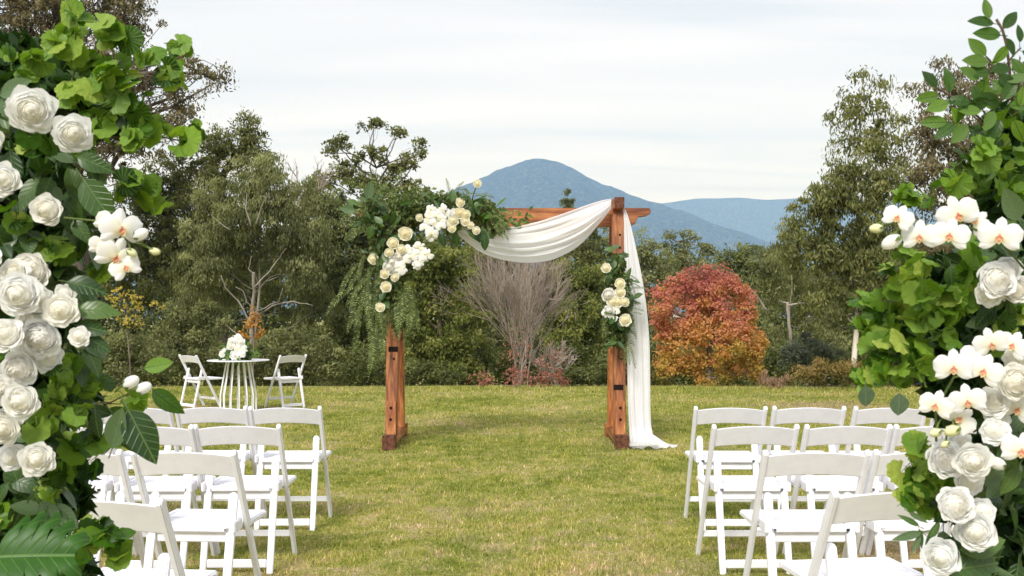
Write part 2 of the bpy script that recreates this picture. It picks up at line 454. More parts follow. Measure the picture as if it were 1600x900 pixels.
M['sprig'] = near_leaf_mat("mid_green_leaf", [(0.0, (0.025, 0.07, 0.008)), (0.6, (0.055, 0.14, 0.012)), (1.0, (0.16, 0.29, 0.03))],
                           (0.03, 0.07, 0.015), (0.15, 0.27, 0.05), 0.42, 0.4)
M['monstera'] = near_leaf_mat("monstera_leaf", [(0.0, (0.03, 0.10, 0.012)), (1.0, (0.04, 0.13, 0.016))], (0.13, 0.24, 0.06), (0.06, 0.12, 0.03), 0.42, 0.25, spec=.3)
M['grey_leaf'] = near_leaf_mat("grey_green_leaf", [(0.0, (0.07, 0.12, 0.07)), (1.0, (0.13, 0.19, 0.11))], (0.20, 0.25, 0.16), (0.17, 0.22, 0.15), 0.5, 0.25)
M['mass_fan_leaf'] = leaf_mat("bright_leaf_mass", [(0.0, (0.015, 0.05, 0.004)), (0.3, (0.045, 0.125, 0.005)), (0.60, (0.11, 0.225, 0.014)), (0.85, (0.22, 0.35, 0.035)), (1.0, (0.38, 0.46, 0.10))], .45, .34)
M['mass_ovate_leaf'] = leaf_mat("dark_leaf_mass", [(0.0, (0.015, 0.045, 0.010)), (0.5, (0.032, 0.085, 0.014)), (1.0, (0.08, 0.15, 0.03))], .4, .2)
M['filler'] = leaf_mat("inner_foliage", [(0.0, (0.012, 0.035, 0.008)), (0.6, (0.03, 0.075, 0.012)), (1.0, (0.07, 0.15, 0.02))], 0.5, 0.25)
M['archleaf'] = leaf_mat("arch_foliage", [(0.0, (0.045, 0.072, 0.018)), (0.5, (0.14, 0.185, 0.055)), (1.0, (0.36, 0.42, 0.17))], 0.5, 0.35)
M['silverleaf'] = leaf_mat("silver_foliage", [(0.0, (0.16, 0.22, 0.16)), (1.0, (0.38, 0.44, 0.36))], 0.6, 0.3)
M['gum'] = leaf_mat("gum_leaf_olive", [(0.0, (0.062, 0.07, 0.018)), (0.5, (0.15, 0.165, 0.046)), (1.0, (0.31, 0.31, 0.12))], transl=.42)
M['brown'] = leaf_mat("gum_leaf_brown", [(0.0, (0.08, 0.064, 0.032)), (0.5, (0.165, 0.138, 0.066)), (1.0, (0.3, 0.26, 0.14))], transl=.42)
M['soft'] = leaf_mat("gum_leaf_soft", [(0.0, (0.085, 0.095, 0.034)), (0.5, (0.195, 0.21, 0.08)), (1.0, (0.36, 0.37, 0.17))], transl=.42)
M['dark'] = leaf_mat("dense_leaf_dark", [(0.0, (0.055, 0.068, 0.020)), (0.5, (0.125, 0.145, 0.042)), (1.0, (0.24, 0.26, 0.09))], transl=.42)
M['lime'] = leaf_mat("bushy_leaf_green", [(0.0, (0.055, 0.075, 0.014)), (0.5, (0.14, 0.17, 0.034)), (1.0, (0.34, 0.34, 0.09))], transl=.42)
M['bushgreen'] = leaf_mat("shrub_leaf", [(0.0, (0.080, 0.090, 0.033)), (0.5, (0.16, 0.175, 0.065)), (1.0, (0.30, 0.31, 0.13))], transl=.42)
M['greyshrub'] = leaf_mat("grey_shrub_leaf", [(0.0, (0.06, 0.075, 0.05)), (0.5, (0.12, 0.145, 0.10)), (1.0, (0.22, 0.25, 0.19))])
M['ochre'] = leaf_mat("ochre_shrub_leaf", [(0.0, (0.10, 0.08, 0.02)), (0.5, (0.22, 0.17, 0.045)), (1.0, (0.38, 0.26, 0.10))])
M['pinkdry'] = leaf_mat("dry_pink_grass", [(0.0, (0.22, 0.13, 0.08)), (1.0, (0.45, 0.30, 0.20))])
M['yellow'] = leaf_mat("yellow_leaf", [(0.0, (0.22, 0.20, 0.03)), (0.6, (0.48, 0.38, 0.06)), (1.0, (0.62, 0.46, 0.16))])
M['orange'] = leaf_mat("orange_leaf", [(0.0, (0.35, 0.16, 0.03)), (1.0, (0.62, 0.32, 0.08))])
M['redleaf'] = leaf_mat("red_leaf", [(0.0, (0.20, 0.07, 0.05)), (1.0, (0.45, 0.19, 0.14))])
M['autumn'] = leaf_mat("autumn_leaf", [(0.0, (0.26, 0.23, 0.05)), (0.22, (0.52, 0.36, 0.08)), (0.42, (0.62, 0.33, 0.11)), (0.58, (0.60, 0.27, 0.155)), (0.78, (0.54, 0.20, 0.165)), (1.0, (0.38, 0.13, 0.13))], transl=.45)
M['fallen'] = leaf_mat("dry_fallen_leaf", [(0.0, (0.10, 0.055, 0.03)), (0.6, (0.32, 0.20, 0.10)), (1.0, (0.62, 0.55, 0.45))])
M['mountaintree'] = leaf_mat("far_pine", [(0.0, (0.02, 0.035, 0.015)), (1.0, (0.07, 0.09, 0.04))])
M['bark_pale'] = bark_mat("pale_gum_bark", (0.17, 0.145, 0.115), (0.34, 0.295, 0.24), 3)
M['bark_white'] = bark_mat("cream_gum_bark", (0.58, 0.52, 0.42), (0.82, 0.76, 0.66), 2)
M['bark_mid'] = bark_mat("grey_brown_bark", (0.10, 0.08, 0.06), (0.26, 0.20, 0.15), 3)
M['bark_dark'] = bark_mat("dark_bark", (0.04, 0.033, 0.026), (0.12, 0.095, 0.07), 3)
M['bark_twig'] = bark_mat("bare_twig_bark", (0.20, 0.155, 0.13), (0.42, 0.345, 0.29), 2)
M['forest'] = forest_mat()
M['soil'] = lawn_mat()
M['blade'] = blade_mat()


def cloth_mat():
    m, t, b = mat("white_chiffon")
    tc = t.nodes.new("ShaderNodeTexCoord")
    no = nn(t, "ShaderNodeTexNoise", Scale=260.0, Detail=2.0); t.links.new(tc.outputs['Object'], no.inputs[0])
    b.inputs['Base Color'].default_value = (0.96, 0.965, 0.99, 1); b.inputs['Roughness'].default_value = 0.7
    b.inputs['Sheen Weight'].default_value = 0.3
    bp = nn(t, "ShaderNodeBump", Strength=0.06, Distance=0.002); t.links.new(no.outputs[0], bp.inputs['Height']); t.links.new(bp.outputs[0], b.inputs['Normal'])
    tr = t.nodes.new("ShaderNodeBsdfTranslucent"); tr.inputs[0].default_value = (0.96, 0.965, 0.99, 1)
    mx = t.nodes.new("ShaderNodeMixShader"); mx.inputs[0].default_value = 0.5
    t.links.new(b.outputs[0], mx.inputs[1]); t.links.new(tr.outputs[0], mx.inputs[2]); t.links.new(mx.outputs[0], t.nodes["Material Output"].inputs[0])
    return m


M['cloth'] = cloth_mat()


# ------------------------------------------------------------------ ground
def gz(x, y):
    """height of the ground: a level lawn that falls away past its far edge"""
    e = 17.3 + 0.25 * np.sin(np.asarray(x) * 0.35 + 1) - 0.02 * np.asarray(x)
    d = np.clip(np.asarray(y) - e, 0, 22)
    return -0.0065 * d ** 2 * (1 - d / 66) - 0.02 * np.minimum(d, 6) + 0.012 * np.sin(np.asarray(x) * 1.3) * np.sin(np.asarray(y) * 0.9) * (np.asarray(y) > 7)


def axis_steps(*segs):
    out = []
    for a, b, s in segs: out += list(np.arange(a, b, s))
    return np.array(out + [segs[-1][1]])


xs = np.concatenate([-axis_steps((14, 40, 2), (40, 400, 30), (400, 14000, 850))[::-1], axis_steps((-13.75, 14, 0.25))[:-1], axis_steps((14, 40, 2), (40, 400, 30), (400, 14000, 850))])
ys = np.concatenate([[-3000, -400, -60, -12], axis_steps((-4, 24, 0.25), (24, 60, 2), (60, 500, 40), (500, 9500, 500))])
X, Y = np.meshgrid(xs, ys)
Z = gz(X, Y) - 0.0012 * np.clip(Y - 60, 0, 9500)
V = np.stack([X, Y, Z], -1).reshape(-1, 3)
nx, ny = len(xs), len(ys)
I = np.arange(nx * ny).reshape(ny, nx)
F = np.stack([I[:-1, :-1], I[:-1, 1:], I[1:, 1:], I[1:, :-1]], -1).reshape(-1, 4)
tag(link("ground", npmesh("ground", V, F, M['soil'], smooth=True)), kind='structure')

# grass blades: denser near, drawn as single tapering blades
NB = 430000
u = RNG.random(NB)
d = 4.3 * (18.6 / 4.3) ** (u ** 0.92)
bx = (RNG.random(NB) * 2 - 1) * (0.60 * d + 0.5)
by = d
tuft = np.sin(bx * 7 + 3 * np.sin(by * 5)) * np.sin(by * 9 + bx * 4) * 0.5 + 0.5
keep = RNG.random(NB) < 0.45 + 0.55 * tuft
bx, by, tuft = bx[keep], by[keep], tuft[keep]
n = len(bx)
bx = bx + RNG.normal(0, .02, n); by = by + RNG.normal(0, .02, n)
hgt = (0.010 + 0.014 * RNG.random(n) ** 1.5) * (0.7 + 0.7 * tuft) * (1 + 0.035 * by)
edge = np.clip((by - 16.6) / 1.5, 0, 1); hgt *= 1 + 1.6 * edge * RNG.random(n)
wid = 0.0022 * (1 + 0.16 * by) * (0.7 + 0.8 * RNG.random(n))
ang = RNG.random(n) * 2 * PI; lean = RNG.random(n) * 0.9
la = RNG.random(n) * 2 * PI
base = np.stack([bx, by, gz(bx, by) - 0.002], -1)
side = np.stack([np.cos(ang), np.sin(ang), 0 * ang], -1) * wid[:, None]
tip = base + np.stack([np.cos(la) * lean * hgt, np.sin(la) * lean * hgt, hgt], -1)
V = np.stack([base - side, base + side, tip], 1).reshape(-1, 3)
F = np.arange(3 * n).reshape(n, 3)
tn = np.clip(RNG.normal(0.5, 0.24, n), 0, 1); tn[RNG.random(n) < 0.03] = 1
tag(link("grass", npmesh("grass", V, F, M['blade'], tint=np.repeat(tn, 3))), 'short mown green and straw-coloured lawn grass under the arch and chairs', 'grass', kind='stuff')


nf = 130
fx = (RNG.random(nf) * 2 - 1); fd = 4.5 + 12 * RNG.random(nf) ** 1.3
fc = np.stack([fx * .55 * fd, fd, gz(fx * .55 * fd, fd) + .022], -1)
fa = RNG.normal(size=(nf, 3)); fa[:, 2] *= .25; fN = RNG.normal(0, .3, (nf, 3)) + np.array([0, 0, 1])


# ------------------------------------------------------------------ mountains
def ridge(name, D, prof, width, amp, y0off, seed, xr, nxx=360, nyy=90):
    px = np.array([p[0] for p in prof], float); py = np.array([p[1] for p in prof], float)
    X1 = np.linspace(xr[0], xr[1], nxx); Y1 = D + np.linspace(-width, width * 0.45, nyy)
    XX, YY = np.meshgrid(X1, Y1)
    H = EYE + (HOR - np.interp(XX / D * FPX + 800, px, py)) * D / FPX
    f = np.exp(-((YY - D) / (width * 0.52)) ** 2)
    rg = np.zeros_like(XX); gul = np.zeros_like(XX)
    for i in range(nyy):
        for j in range(nxx):
            p = Vector((XX[i, j] * 0.0016 + seed, YY[i, j] * 0.0007, 0))
            rg[i, j] = noise.fractal(p, 0.9, 2.1, 5) + 0.35 * noise.noise(Vector((XX[i, j] * 0.02, YY[i, j] * 0.02, seed)))
            gul[i, j] = abs(noise.fractal(Vector((XX[i, j] * 0.0032 + seed, YY[i, j] * 0.0011, 4)), .8, 2.0, 3))
    ZZ = H * f - gul * 4 * f * (1 - f) * 210 + rg * amp * (0.25 + 1.6 * f * (1 - f) * 2) - 12
    Vv = np.stack([XX, YY, ZZ], -1).reshape(-1, 3)
    I = np.arange(nxx * nyy).reshape(nyy, nxx)
    Ff = np.stack([I[:-1, :-1], I[:-1, 1:], I[1:, 1:], I[1:, :-1]], -1).reshape(-1, 4)
    return tag(link(name, npmesh(name, Vv, Ff, M['forest'], smooth=True)), kind='structure')


ridge("mountain", 5200, [(-900, 470), (300, 440), (500, 378), (600, 340), (690, 303), (740, 283), (780, 264), (810, 252), (835, 246), (855, 246), (876, 251), (900, 264), (925, 280), (950, 289), (975, 296), (1000, 306), (1050, 324), (1100, 343), (1150, 362), (1200, 380), (1300, 420), (1450, 460), (2400, 480)],
      1700, 75, 0, 3.3, (-3600, 4200))
ridge("distant_hills", 7600, [(-1200, 380), (300, 395), (700, 380), (900, 350), (1000, 320), (1045, 314), (1090, 308), (1150, 307), (1200, 310), (1262, 306), (1400, 312), (1600, 330), (2200, 372), (3200, 380)],
      1300, 30, 0, 9.1, (-8000, 9000))

# ------------------------------------------------------------------ haze
hz = MB().box((500, 4170, 452), (19800, 9560, 1016))
hm = bpy.data.materials.new("blue_haze"); hm.use_nodes = True
t = hm.node_tree; t.nodes.clear()
ho = t.nodes.new("ShaderNodeOutputMaterial"); pv = t.nodes.new("ShaderNodeVolumePrincipled")
pv.inputs['Color'].default_value = (0.31, 0.53, 1.0, 1)
pv.inputs['Absorption Color'].default_value = (1, 1, 1, 1)
pv.inputs['Density'].default_value = 1.75e-4
t.links.new(pv.outputs[0], ho.inputs['Volume'])
tag(hz.build("haze", hm), 'pale blue haze between the garden and the mountains', 'haze', kind='stuff')


# ------------------------------------------------------------------ foliage and trees
def unit(a): return a / np.maximum(np.linalg.norm(a, axis=-1, keepdims=True), 1e-9)


def leaf_quads(Cc, A, N, L, Wd):
    A = unit(A); B = unit(np.cross(A, N)); Nn = np.cross(B, A)
    L = np.broadcast_to(L, len(Cc))[:, None]; Wd = np.broadcast_to(Wd, len(Cc))[:, None]
    V = np.stack([Cc - A * L / 2, Cc + B * Wd / 2 + Nn * Wd * .15, Cc + A * L / 2, Cc - B * Wd / 2 + Nn * Wd * .15], 1).reshape(-1, 3)
    F = np.arange(4 * len(Cc)).reshape(-1, 4)
    return V, F


def limb(mb, a, b, ra, rb, seg=5, wob=0.08, n=5, sag=0.0):
    a, b = Vector(a), Vector(b); Ln = (b - a).length
    pts, rs = [], []
    o1 = Vector(RNG.normal(0, wob * Ln, 3)); o2 = Vector(RNG.normal(0, wob * Ln * .5, 3))
    for i in range(seg + 1):
        s = i / seg
        p = a.lerp(b, s) + o1 * math.sin(PI * s) + o2 * math.sin(2 * PI * s) + Vector((0, 0, -sag * Ln * (math.sin(PI * s))))
        pts.append(p); rs.append(ra + (rb - ra) * s ** 0.8)
    mb.tube(pts, rs, n)
    return pts


def tree(name, label, cat, D, base_px, puffs, leaf=(7, 2.6), cov=2.2, lm='gum', bark='bark_mid', trunk_px=5.0, droop=0.5,
         clump=0.22, group=None, limbs=(), top=None, tintfn=None, front=0.62, tilt=0.0, twigs=True, cl_px=13, trunk_top=None, part='crown'):
    """puffs are (px, py, rx, ry[, dD[, weight]]) ellipsoids of crown; limbs are explicit bare boughs drawn as pixel paths at D + dD"""
    k = D / FPX
    bx = (base_px - 800) * k
    root = Vector((bx, D, float(gz(bx, D)) - 0.15))
    o = thing(name, label, cat, root, 0, group)
    Cs, Ts, As, Ns = [], [], [], []
    wood = MB()
    pc = []
    for pf in puffs:
        px, py, rx, ry = pf[:4]; dD = pf[4] if len(pf) > 4 else RNG.normal(0, 12 * k); w = pf[5] if len(pf) > 5 else 1.0
        c = P(px, py, D + dD); R = np.array([rx * k, (rx + ry) * .45 * k, ry * k])
        area = PI * rx * ry
        n = int(cov * w * area / (0.32 * leaf[0] * leaf[1]))
        nc = max(3, int(area / (cl_px ** 2) * 1.0))
        dr = unit(RNG.normal(size=(nc, 3)))
        fl = RNG.random(nc) < front; dr[fl, 1] = -np.abs(dr[fl, 1]); dr[:, 2] += 0.15; dr = unit(dr)
        rr = RNG.random(nc) ** 0.42
        cc = np.array(c) + dr * rr[:, None] * R
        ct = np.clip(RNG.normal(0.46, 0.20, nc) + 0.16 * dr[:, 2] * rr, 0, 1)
        csz = (0.5 + 0.9 * RNG.random(nc)) * cl_px * k * 0.95
        idx = RNG.integers(0, nc, n)
        od = unit(RNG.normal(size=(n, 3)) + np.array([0, -.25, .55]))
        off = od * (csz[idx] * (0.35 + 0.75 * RNG.random(n) ** .6))[:, None] * np.array([1.05, 1.05, 0.8]) + RNG.normal(size=(n, 3)) * csz[idx][:, None] * .16
        lc = cc[idx] + off
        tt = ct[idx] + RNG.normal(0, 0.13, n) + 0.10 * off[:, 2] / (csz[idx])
        nrm = unit(0.7 * dr[idx] + RNG.normal(0, 0.55, (n, 3)) + unit(off) * 0.5 + np.array([0, 0, 0.25]))
        ax = RNG.normal(0, 0.8, (n, 3)) + dr[idx] * 0.3; ax[:, 2] -= droop * 1.8
        Cs.append(lc); Ts.append(tt); As.append(ax); Ns.append(nrm)
        pc.append((c, max(rx, ry) * k, cc, rr))
    Cc = np.concatenate(Cs); T = np.concatenate(Ts)
    if tintfn: T = tintfn(Cc, T)
    Ls = leaf[0] * k * (0.6 + 0.8 * RNG.random(len(Cc))); Ws = leaf[1] * k * (0.7 + 0.6 * RNG.random(len(Cc)))
    V, F = leaf_quads(Cc, np.concatenate(As), np.concatenate(Ns), Ls, Ws)
    V = V - np.array(root)
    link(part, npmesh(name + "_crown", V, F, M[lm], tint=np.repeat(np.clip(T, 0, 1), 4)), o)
    # wood
    tops = trunk_top or max((p[0] for p in pc), key=lambda c: c.z)
    cen = sum((p[0] for p in pc), Vector()) / len(pc)
    mid = Vector(((cen.x + tops[0]) / 2, D, (cen.z * 0.7 + tops[2] * 0.3)))
    if trunk_top: mid = root.lerp(Vector(tops), 0.5)
    tr = trunk_px * k
    z = Vector((0, 0, 0)) - root
    a = limb(wood, root + z, mid + z, tr, tr * .62, 6, 0.02, 8)
    b = limb(wood, mid + z, Vector(tops) + z, tr * .62, tr * .18, 6, 0.03, 7)
    spine = a + b
    for c, r, cc, rr in pc:
        tgt = c + z
        cand = [p for p in spine if p.z < tgt.z - 0.3 * r] or spine[:3]
        s = min(cand, key=lambda p: (p - tgt).length)
        lp = limb(wood, s, tgt, tr * .38, tr * .13, 5, 0.07, 5)
        if twigs:
            for j in range(0, len(cc), 2):
                s2 = lp[RNG.integers(2, 6)]
                limb(wood, s2, Vector(cc[j]) + z, tr * .10, tr * .03, 3, 0.10, 3)
    wood.build("trunk", M[bark], o, smooth=True)
    if limbs:
        for path, r0, r1, dD in limbs:
            lb = MB()
            pts = [P(x, y, D + dD) + z for x, y in path]
            fine = []
            for i in range(len(pts) - 1):
                for s in (0, .33, .66): fine.append(pts[i].lerp(pts[i + 1], s) + Vector(RNG.normal(0, .6 * k, 3)))
            fine.append(pts[-1])
            rs = [(r0 + (r1 - r0) * i / (len(fine) - 1)) * k for i in range(len(fine))]
            lb.tube(fine, rs, 6)
            lb.build("bough", M[bark], o, smooth=True)
    return o


def bare(name, label, D, base, tips_w, top_y, stems, depth, bark, r0, spread=0.5, lean=0.0, cat='tree', leafy=None):
    """leafless many-stemmed tree: recursive forking twigs from the ground up"""
    k = D / FPX
    bx = (base[0] - 800) * k
    root = Vector((bx, D, float(gz(bx, D)) - 0.1)) if base[1] is None else P(base[0], base[1], D)
    o = thing(name, label, cat, root)
    mb = MB(); Ht = P(base[0], top_y, D).z - root.z
    ends = []

    def grow(p, d, ln, r, lv):
        q = p
        pts = [p]
        for i in range(3):
            d = (d + Vector(RNG.normal(0, 0.09, 3)) + Vector((0, 0, 0.05))).normalized()
            q = q + d * ln / 3; pts.append(q)
        r = max(r, .0042); mb.tube(pts, [r, r * .9, r * .8, r * .68], 4 if r > .006 else 3)
        if lv == 0:
            ends.append((q, d)); return
        nk = 3 if RNG.random() < 0.6 else 2
        for i in range(nk):
            dd = (d + Vector(RNG.normal(0, spread * .62, 3))).normalized()
            grow(pts[RNG.integers(2, 4)], dd, ln * (0.66 + 0.18 * RNG.random()), r * 0.62, lv - 1)
    for i in range(stems):
        a = (i + .5) / stems * 2 - 1
        d = Vector((a * tips_w * k / Ht * 1.25 + lean, RNG.normal(0, .22), 1)).normalized()
        grow(Vector((RNG.normal(0, tips_w * .22 * k), RNG.normal(0, 8 * k), 0)), d, Ht * .31 * (0.85 + .25 * RNG.random()), r0 * (0.6 + .5 * RNG.random()), depth)
    mb.build("branches", M[bark], o)
    if leafy:
        mk, nl, xa, xb, yb = leafy
        e = [q for q, d in ends if xa < (q.x + root.x) / k + 800 < xb and (q.z + root.z) < P(0, yb, D).z]
        if e:
            E = np.array([tuple(v) for v in e]); idx = RNG.integers(0, len(E), nl)
            Cc = E[idx] + RNG.normal(0, 5 * k, (nl, 3))
            Vv, Ff = leaf_quads(Cc, RNG.normal(size=(nl, 3)), RNG.normal(size=(nl, 3)), 5 * k, 3 * k)
            link("leaves", npmesh("leaves", Vv, Ff, M[mk], tint=np.repeat(RNG.random(nl), 4)), o)
    return o


G = 'trees beyond the lawn'
tree("gum_tree", "tall brown-leaved gum tree rising past the top left of the picture", "tree", 32, 120,
     [(40, 40, 100, 80), (130, 20, 90, 60), (205, 45, 52, 60), (60, 150, 100, 75), (160, 130, 80, 60), (230, 110, 34, 30), (300, 115, 30, 24, None or 0, .8), (335, 125, 26, 24, 0, .7), (285, 150, 40, 26, 0, .8),
      (120, 230, 110, 70), (215, 205, 60, 50), (290, 190, 42, 30, 0, .8), (-60, 120, 90, 110), (-90, -40, 110, 80), (60, -70, 130, 60)],
     (6.5, 2.6), 1.5, 'brown', 'bark_dark', 14, 0.6, group=G,
     limbs=[([(150, 300), (200, 220), (250, 175), (300, 150), (335, 130)], 4, 1, -.3), ([(215, 200), (235, 165), (225, 120), (240, 90)], 2.5, .8, -.5)])
tree("gum_tree", "dark broad gum tree with a rounded top left of the weeping gum", "tree", 38, 330,
     [(384, 210, 30, 30), (352, 222, 30, 26), (330, 262, 50, 45), (395, 250, 30, 34), (280, 290, 65, 50), (230, 330, 70, 60), (300, 350, 70, 60), (250, 420, 95, 80), (170, 400, 60, 70), (330, 430, 60, 70)],
     (6, 2.5), 2.0, 'gum', 'bark_dark', 11, 0.5, group=G)
tree("weeping_gum", "large rounded weeping gum with pale forked trunk behind the table", "tree", 27, 393,
     [(400, 290, 62, 42), (350, 325, 52, 42), (445, 318, 60, 46), (400, 350, 80, 48), (335, 378, 52, 48), (470, 370, 55, 55), (400, 400, 75, 34, .7, .9), (320, 425, 46, 42), (490, 425, 48, 48), (360, 450, 50, 35, 1.6, .9), (450, 465, 60, 40, 1.6, .9),
      (500, 480, 40, 40, 1), (310, 475, 45, 40, 1)],
     (7, 2.0), 2.3, 'soft', 'bark_pale', 2.6, 1.1, group=G, cl_px=16,
     limbs=[([(394, 560), (392, 500), (397, 455), (396, 425)], 3.4, 2.4, -1.5), ([(392, 505), (372, 470), (352, 450), (345, 430)], 1.61, 0.56, -1.6), ([(394, 500), (425, 478), (458, 470), (490, 478)], 1.49, 0.49, -1.6),
             ([(396, 490), (415, 480), (436, 470), (442, 450)], 1.12, 0.42, -1.7), ([(397, 450), (420, 425), (438, 400), (448, 388)], 1.36, 0.42, -1.8), ([(397, 460), (415, 440), (435, 432)], 0.93, 0.35, -1.7),
             ([(397, 430), (388, 420), (393, 400)], 1.24, 0.42, -1.7), ([(392, 480), (380, 455), (368, 448)], 0.93, 0.35, -1.8),
             ([(400, 350), (408, 325), (421, 300)], 1.24, 0.49, -2.0), ([(392, 352), (384, 325), (386, 302)], 1.36, 0.49, -2.0), ([(360, 360), (345, 350), (333, 338)], 0.87, 0.35, -2.0),
             ([(375, 560), (368, 520), (345, 500), (338, 490)], 1.24, 0.49, -1.5)])
tree("gum_tree", "open umbrella-crowned gum with bare dark limbs against the sky", "tree", 36, 590,
     [(584, 200, 20, 13, 0), (621, 207, 13, 13, 0), (532, 226, 22, 13, 0), (517, 241, 10, 13, 0), (579, 246, 27, 17, 0), (548, 265, 27, 18, 0), (634, 260, 22, 15, 0), (656, 232, 11, 14, 0), (661, 250, 8, 10, 0), (612, 272, 28, 13, 0), (508, 288, 28, 17, 0), (558, 286, 33, 13, 0),
      (600, 300, 60, 22), (650, 300, 30, 16), (510, 325, 40, 30)],
     (6.5, 3), 2.3, 'gum', 'bark_dark', 3.5, 0.3, group=G, cl_px=9, trunk_top=P(588, 262, 36),
     limbs=[([(590, 330), (588, 280), (560, 262), (540, 240), (525, 228)], 2, .5, -.2), ([(588, 285), (578, 262), (582, 230), (584, 200)], 1.6, .5, -.2), ([(588, 290), (605, 262), (604, 235), (620, 208)], 1.7, .5, -.2),
             ([(590, 300), (620, 290), (640, 268), (655, 235)], 1.7, .5, -.2), ([(588, 275), (570, 268), (548, 262)], 1.2, .4, -.3)])
bare("bare_tree", "bare grey treetop poking above the weeping gum", 34, (478, 330), 34, 222, 4, 3, 'bark_twig', .05, .6)
tree("leafy_tree", "shadowy olive tree between the weeping gum and the arch", "tree", 30, 540,
     [(520, 330, 42, 34), (560, 365, 50, 45), (640, 345, 44, 34), (690, 352, 34, 30), (640, 400, 50, 40), (510, 385, 35, 50), (600, 350, 40, 35), (570, 430, 55, 50), (530, 460, 50, 55), (600, 500, 60, 55), (545, 530, 55, 50)],
     (6, 2.8), 2.2, 'dark', 'bark_dark', 8, 0.4, group=G)
tree("leafy_tree", "dense bushy yellow-green tree just right of the left arch post", "tree", 24, 690,
     [(690, 410, 48, 32), (650, 440, 45, 42), (722, 440, 34, 40), (690, 480, 60, 42), (640, 500, 50, 50), (728, 510, 32, 45), (680, 550, 64, 42), (630, 570, 55, 36), (720, 575, 40, 32)],
     (6, 3), 2.5, 'lime', 'bark_mid', 7, 0.5, group=G, cl_px=15)
tree("gum_tree", "olive gum trees' canopy seen through the arch under the drape", "tree", 42, 800,
     [(770, 390, 50, 34), (830, 388, 50, 30), (880, 378, 45, 34), (930, 385, 45, 40), (760, 440, 50, 50), (905, 430, 55, 40), (840, 450, 60, 60), (780, 520, 70, 60)],
     (5.5, 2.4), 2.0, 'gum', 'bark_mid', 8, 0.4, group=G)
tree("leafy_tree", "round-topped green tree left of the right arch post", "tree", 27, 905,
     [(893, 432, 28, 28), (925, 440, 28, 30), (905, 470, 42, 34), (930, 500, 36, 40), (900, 530, 40, 40), (870, 560, 34, 34), (925, 570, 40, 36)],
     (6, 2.8), 2.5, 'lime', 'bark_mid', 6, 0.4, group=G)
tree("leafy_tree", "small pale green tree behind the bare thicket", "tree", 25, 880,
     [(882, 492, 24, 20), (862, 510, 18, 20), (890, 530, 26, 30)], (6, 3), 2.4, 'lime', 'bark_mid', 3, 0.3, group=G)
bare("bare_tree", "leafless many-stemmed grey tree with reddish twigs under the drape", 21.5, (812, None), 24, 380, 16, 5, 'bark_twig', .016, .35)
bare("bare_shrub", "pale spiky leafless shrub at the right foot of the bare tree", 20.8, (868, None), 45, 520, 9, 4, 'bark_twig', .014, .6, cat='shrub', leafy=('redleaf', 350, 830, 930, 600))
tree("shrub", "low red and brown leaved shrub at the lawn edge in the arch", "shrub", 19.5, 800,
     [(765, 597, 30, 14), (800, 592, 30, 16), (845, 588, 34, 20), (880, 600, 22, 12), (850, 560, 34, 14, 0, .35), (800, 560, 30, 24, 0, .2), (820, 530, 26, 20, 0, .15)], (4.5, 2.6), .6, 'redleaf', 'bark_twig', 1.5, 0.1, group='shrubs along the lawn edge')
tree("pine_tree", "single distant dark tree standing above the arch beam against the mountain", "tree", 95, 887,
     [(887, 303, 6, 6, 0), (884, 314, 9, 8, 0), (893, 318, 6, 7, 0), (886, 330, 12, 12, 0), (887, 350, 16, 20, 0)], (3, 1.6), 3, 'dark', 'bark_dark', 1.3, .2, cl_px=4, group=G)
tree("gum_tree", "olive gum tree directly behind the hanging drape", "tree", 48, 1005,
     [(1003, 395, 22, 30), (990, 430, 40, 30), (1030, 425, 30, 30), (1000, 480, 50, 50)], (5, 2.4), 2.0, 'soft', 'bark_mid', 5, 0.4, group=G)
tree("gum_tree", "twin-topped gum with tufted crowns left of the mountain foot", "tree", 52, 1062,
     [(1040, 370, 15, 7, 0), (1053, 384, 9, 9, 0), (1035, 388, 10, 9, 0), (1068, 368, 10, 6, 0), (1086, 370, 12, 7, 0), (1070, 388, 14, 12, 0), (1098, 385, 11, 8, 0), (1112, 394, 14, 9, 0), (1045, 408, 28, 16, 0), (1090, 412, 30, 16, 0), (1065, 435, 50, 25)],
     (4.5, 2.3), 2.0, 'soft', 'bark_mid', 3.5, 0.2, cl_px=8, group=G)
tree("leafy_tree", "flat-topped dark green tree right of the red tree's crown", "tree", 44, 1175,
     [(1170, 398, 38, 12), (1135, 410, 32, 16), (1198, 412, 30, 18), (1160, 440, 48, 32), (1120, 450, 40, 35), (1190, 480, 40, 45)],
     (5, 2.6), 2.4, 'dark', 'bark_dark', 6, 0.2, group=G)


def autumn_tint(Cc, T):
    y = HOR - (Cc[:, 2] - EYE) / Cc[:, 1] * FPX
    h = np.interp(y, [405, 440, 470, 500, 530, 560, 615], [0.84, 0.74, 0.64, 0.54, 0.42, 0.28, 0.14])
    x = (Cc[:, 0] / Cc[:, 1] * FPX + 800)
    h = h + 0.045 * np.sin(x / 17.0 + y / 23.0) + 0.03 * np.sin(x / 7.0 - y / 9.0)
    return h + (T - 0.46) * 0.45


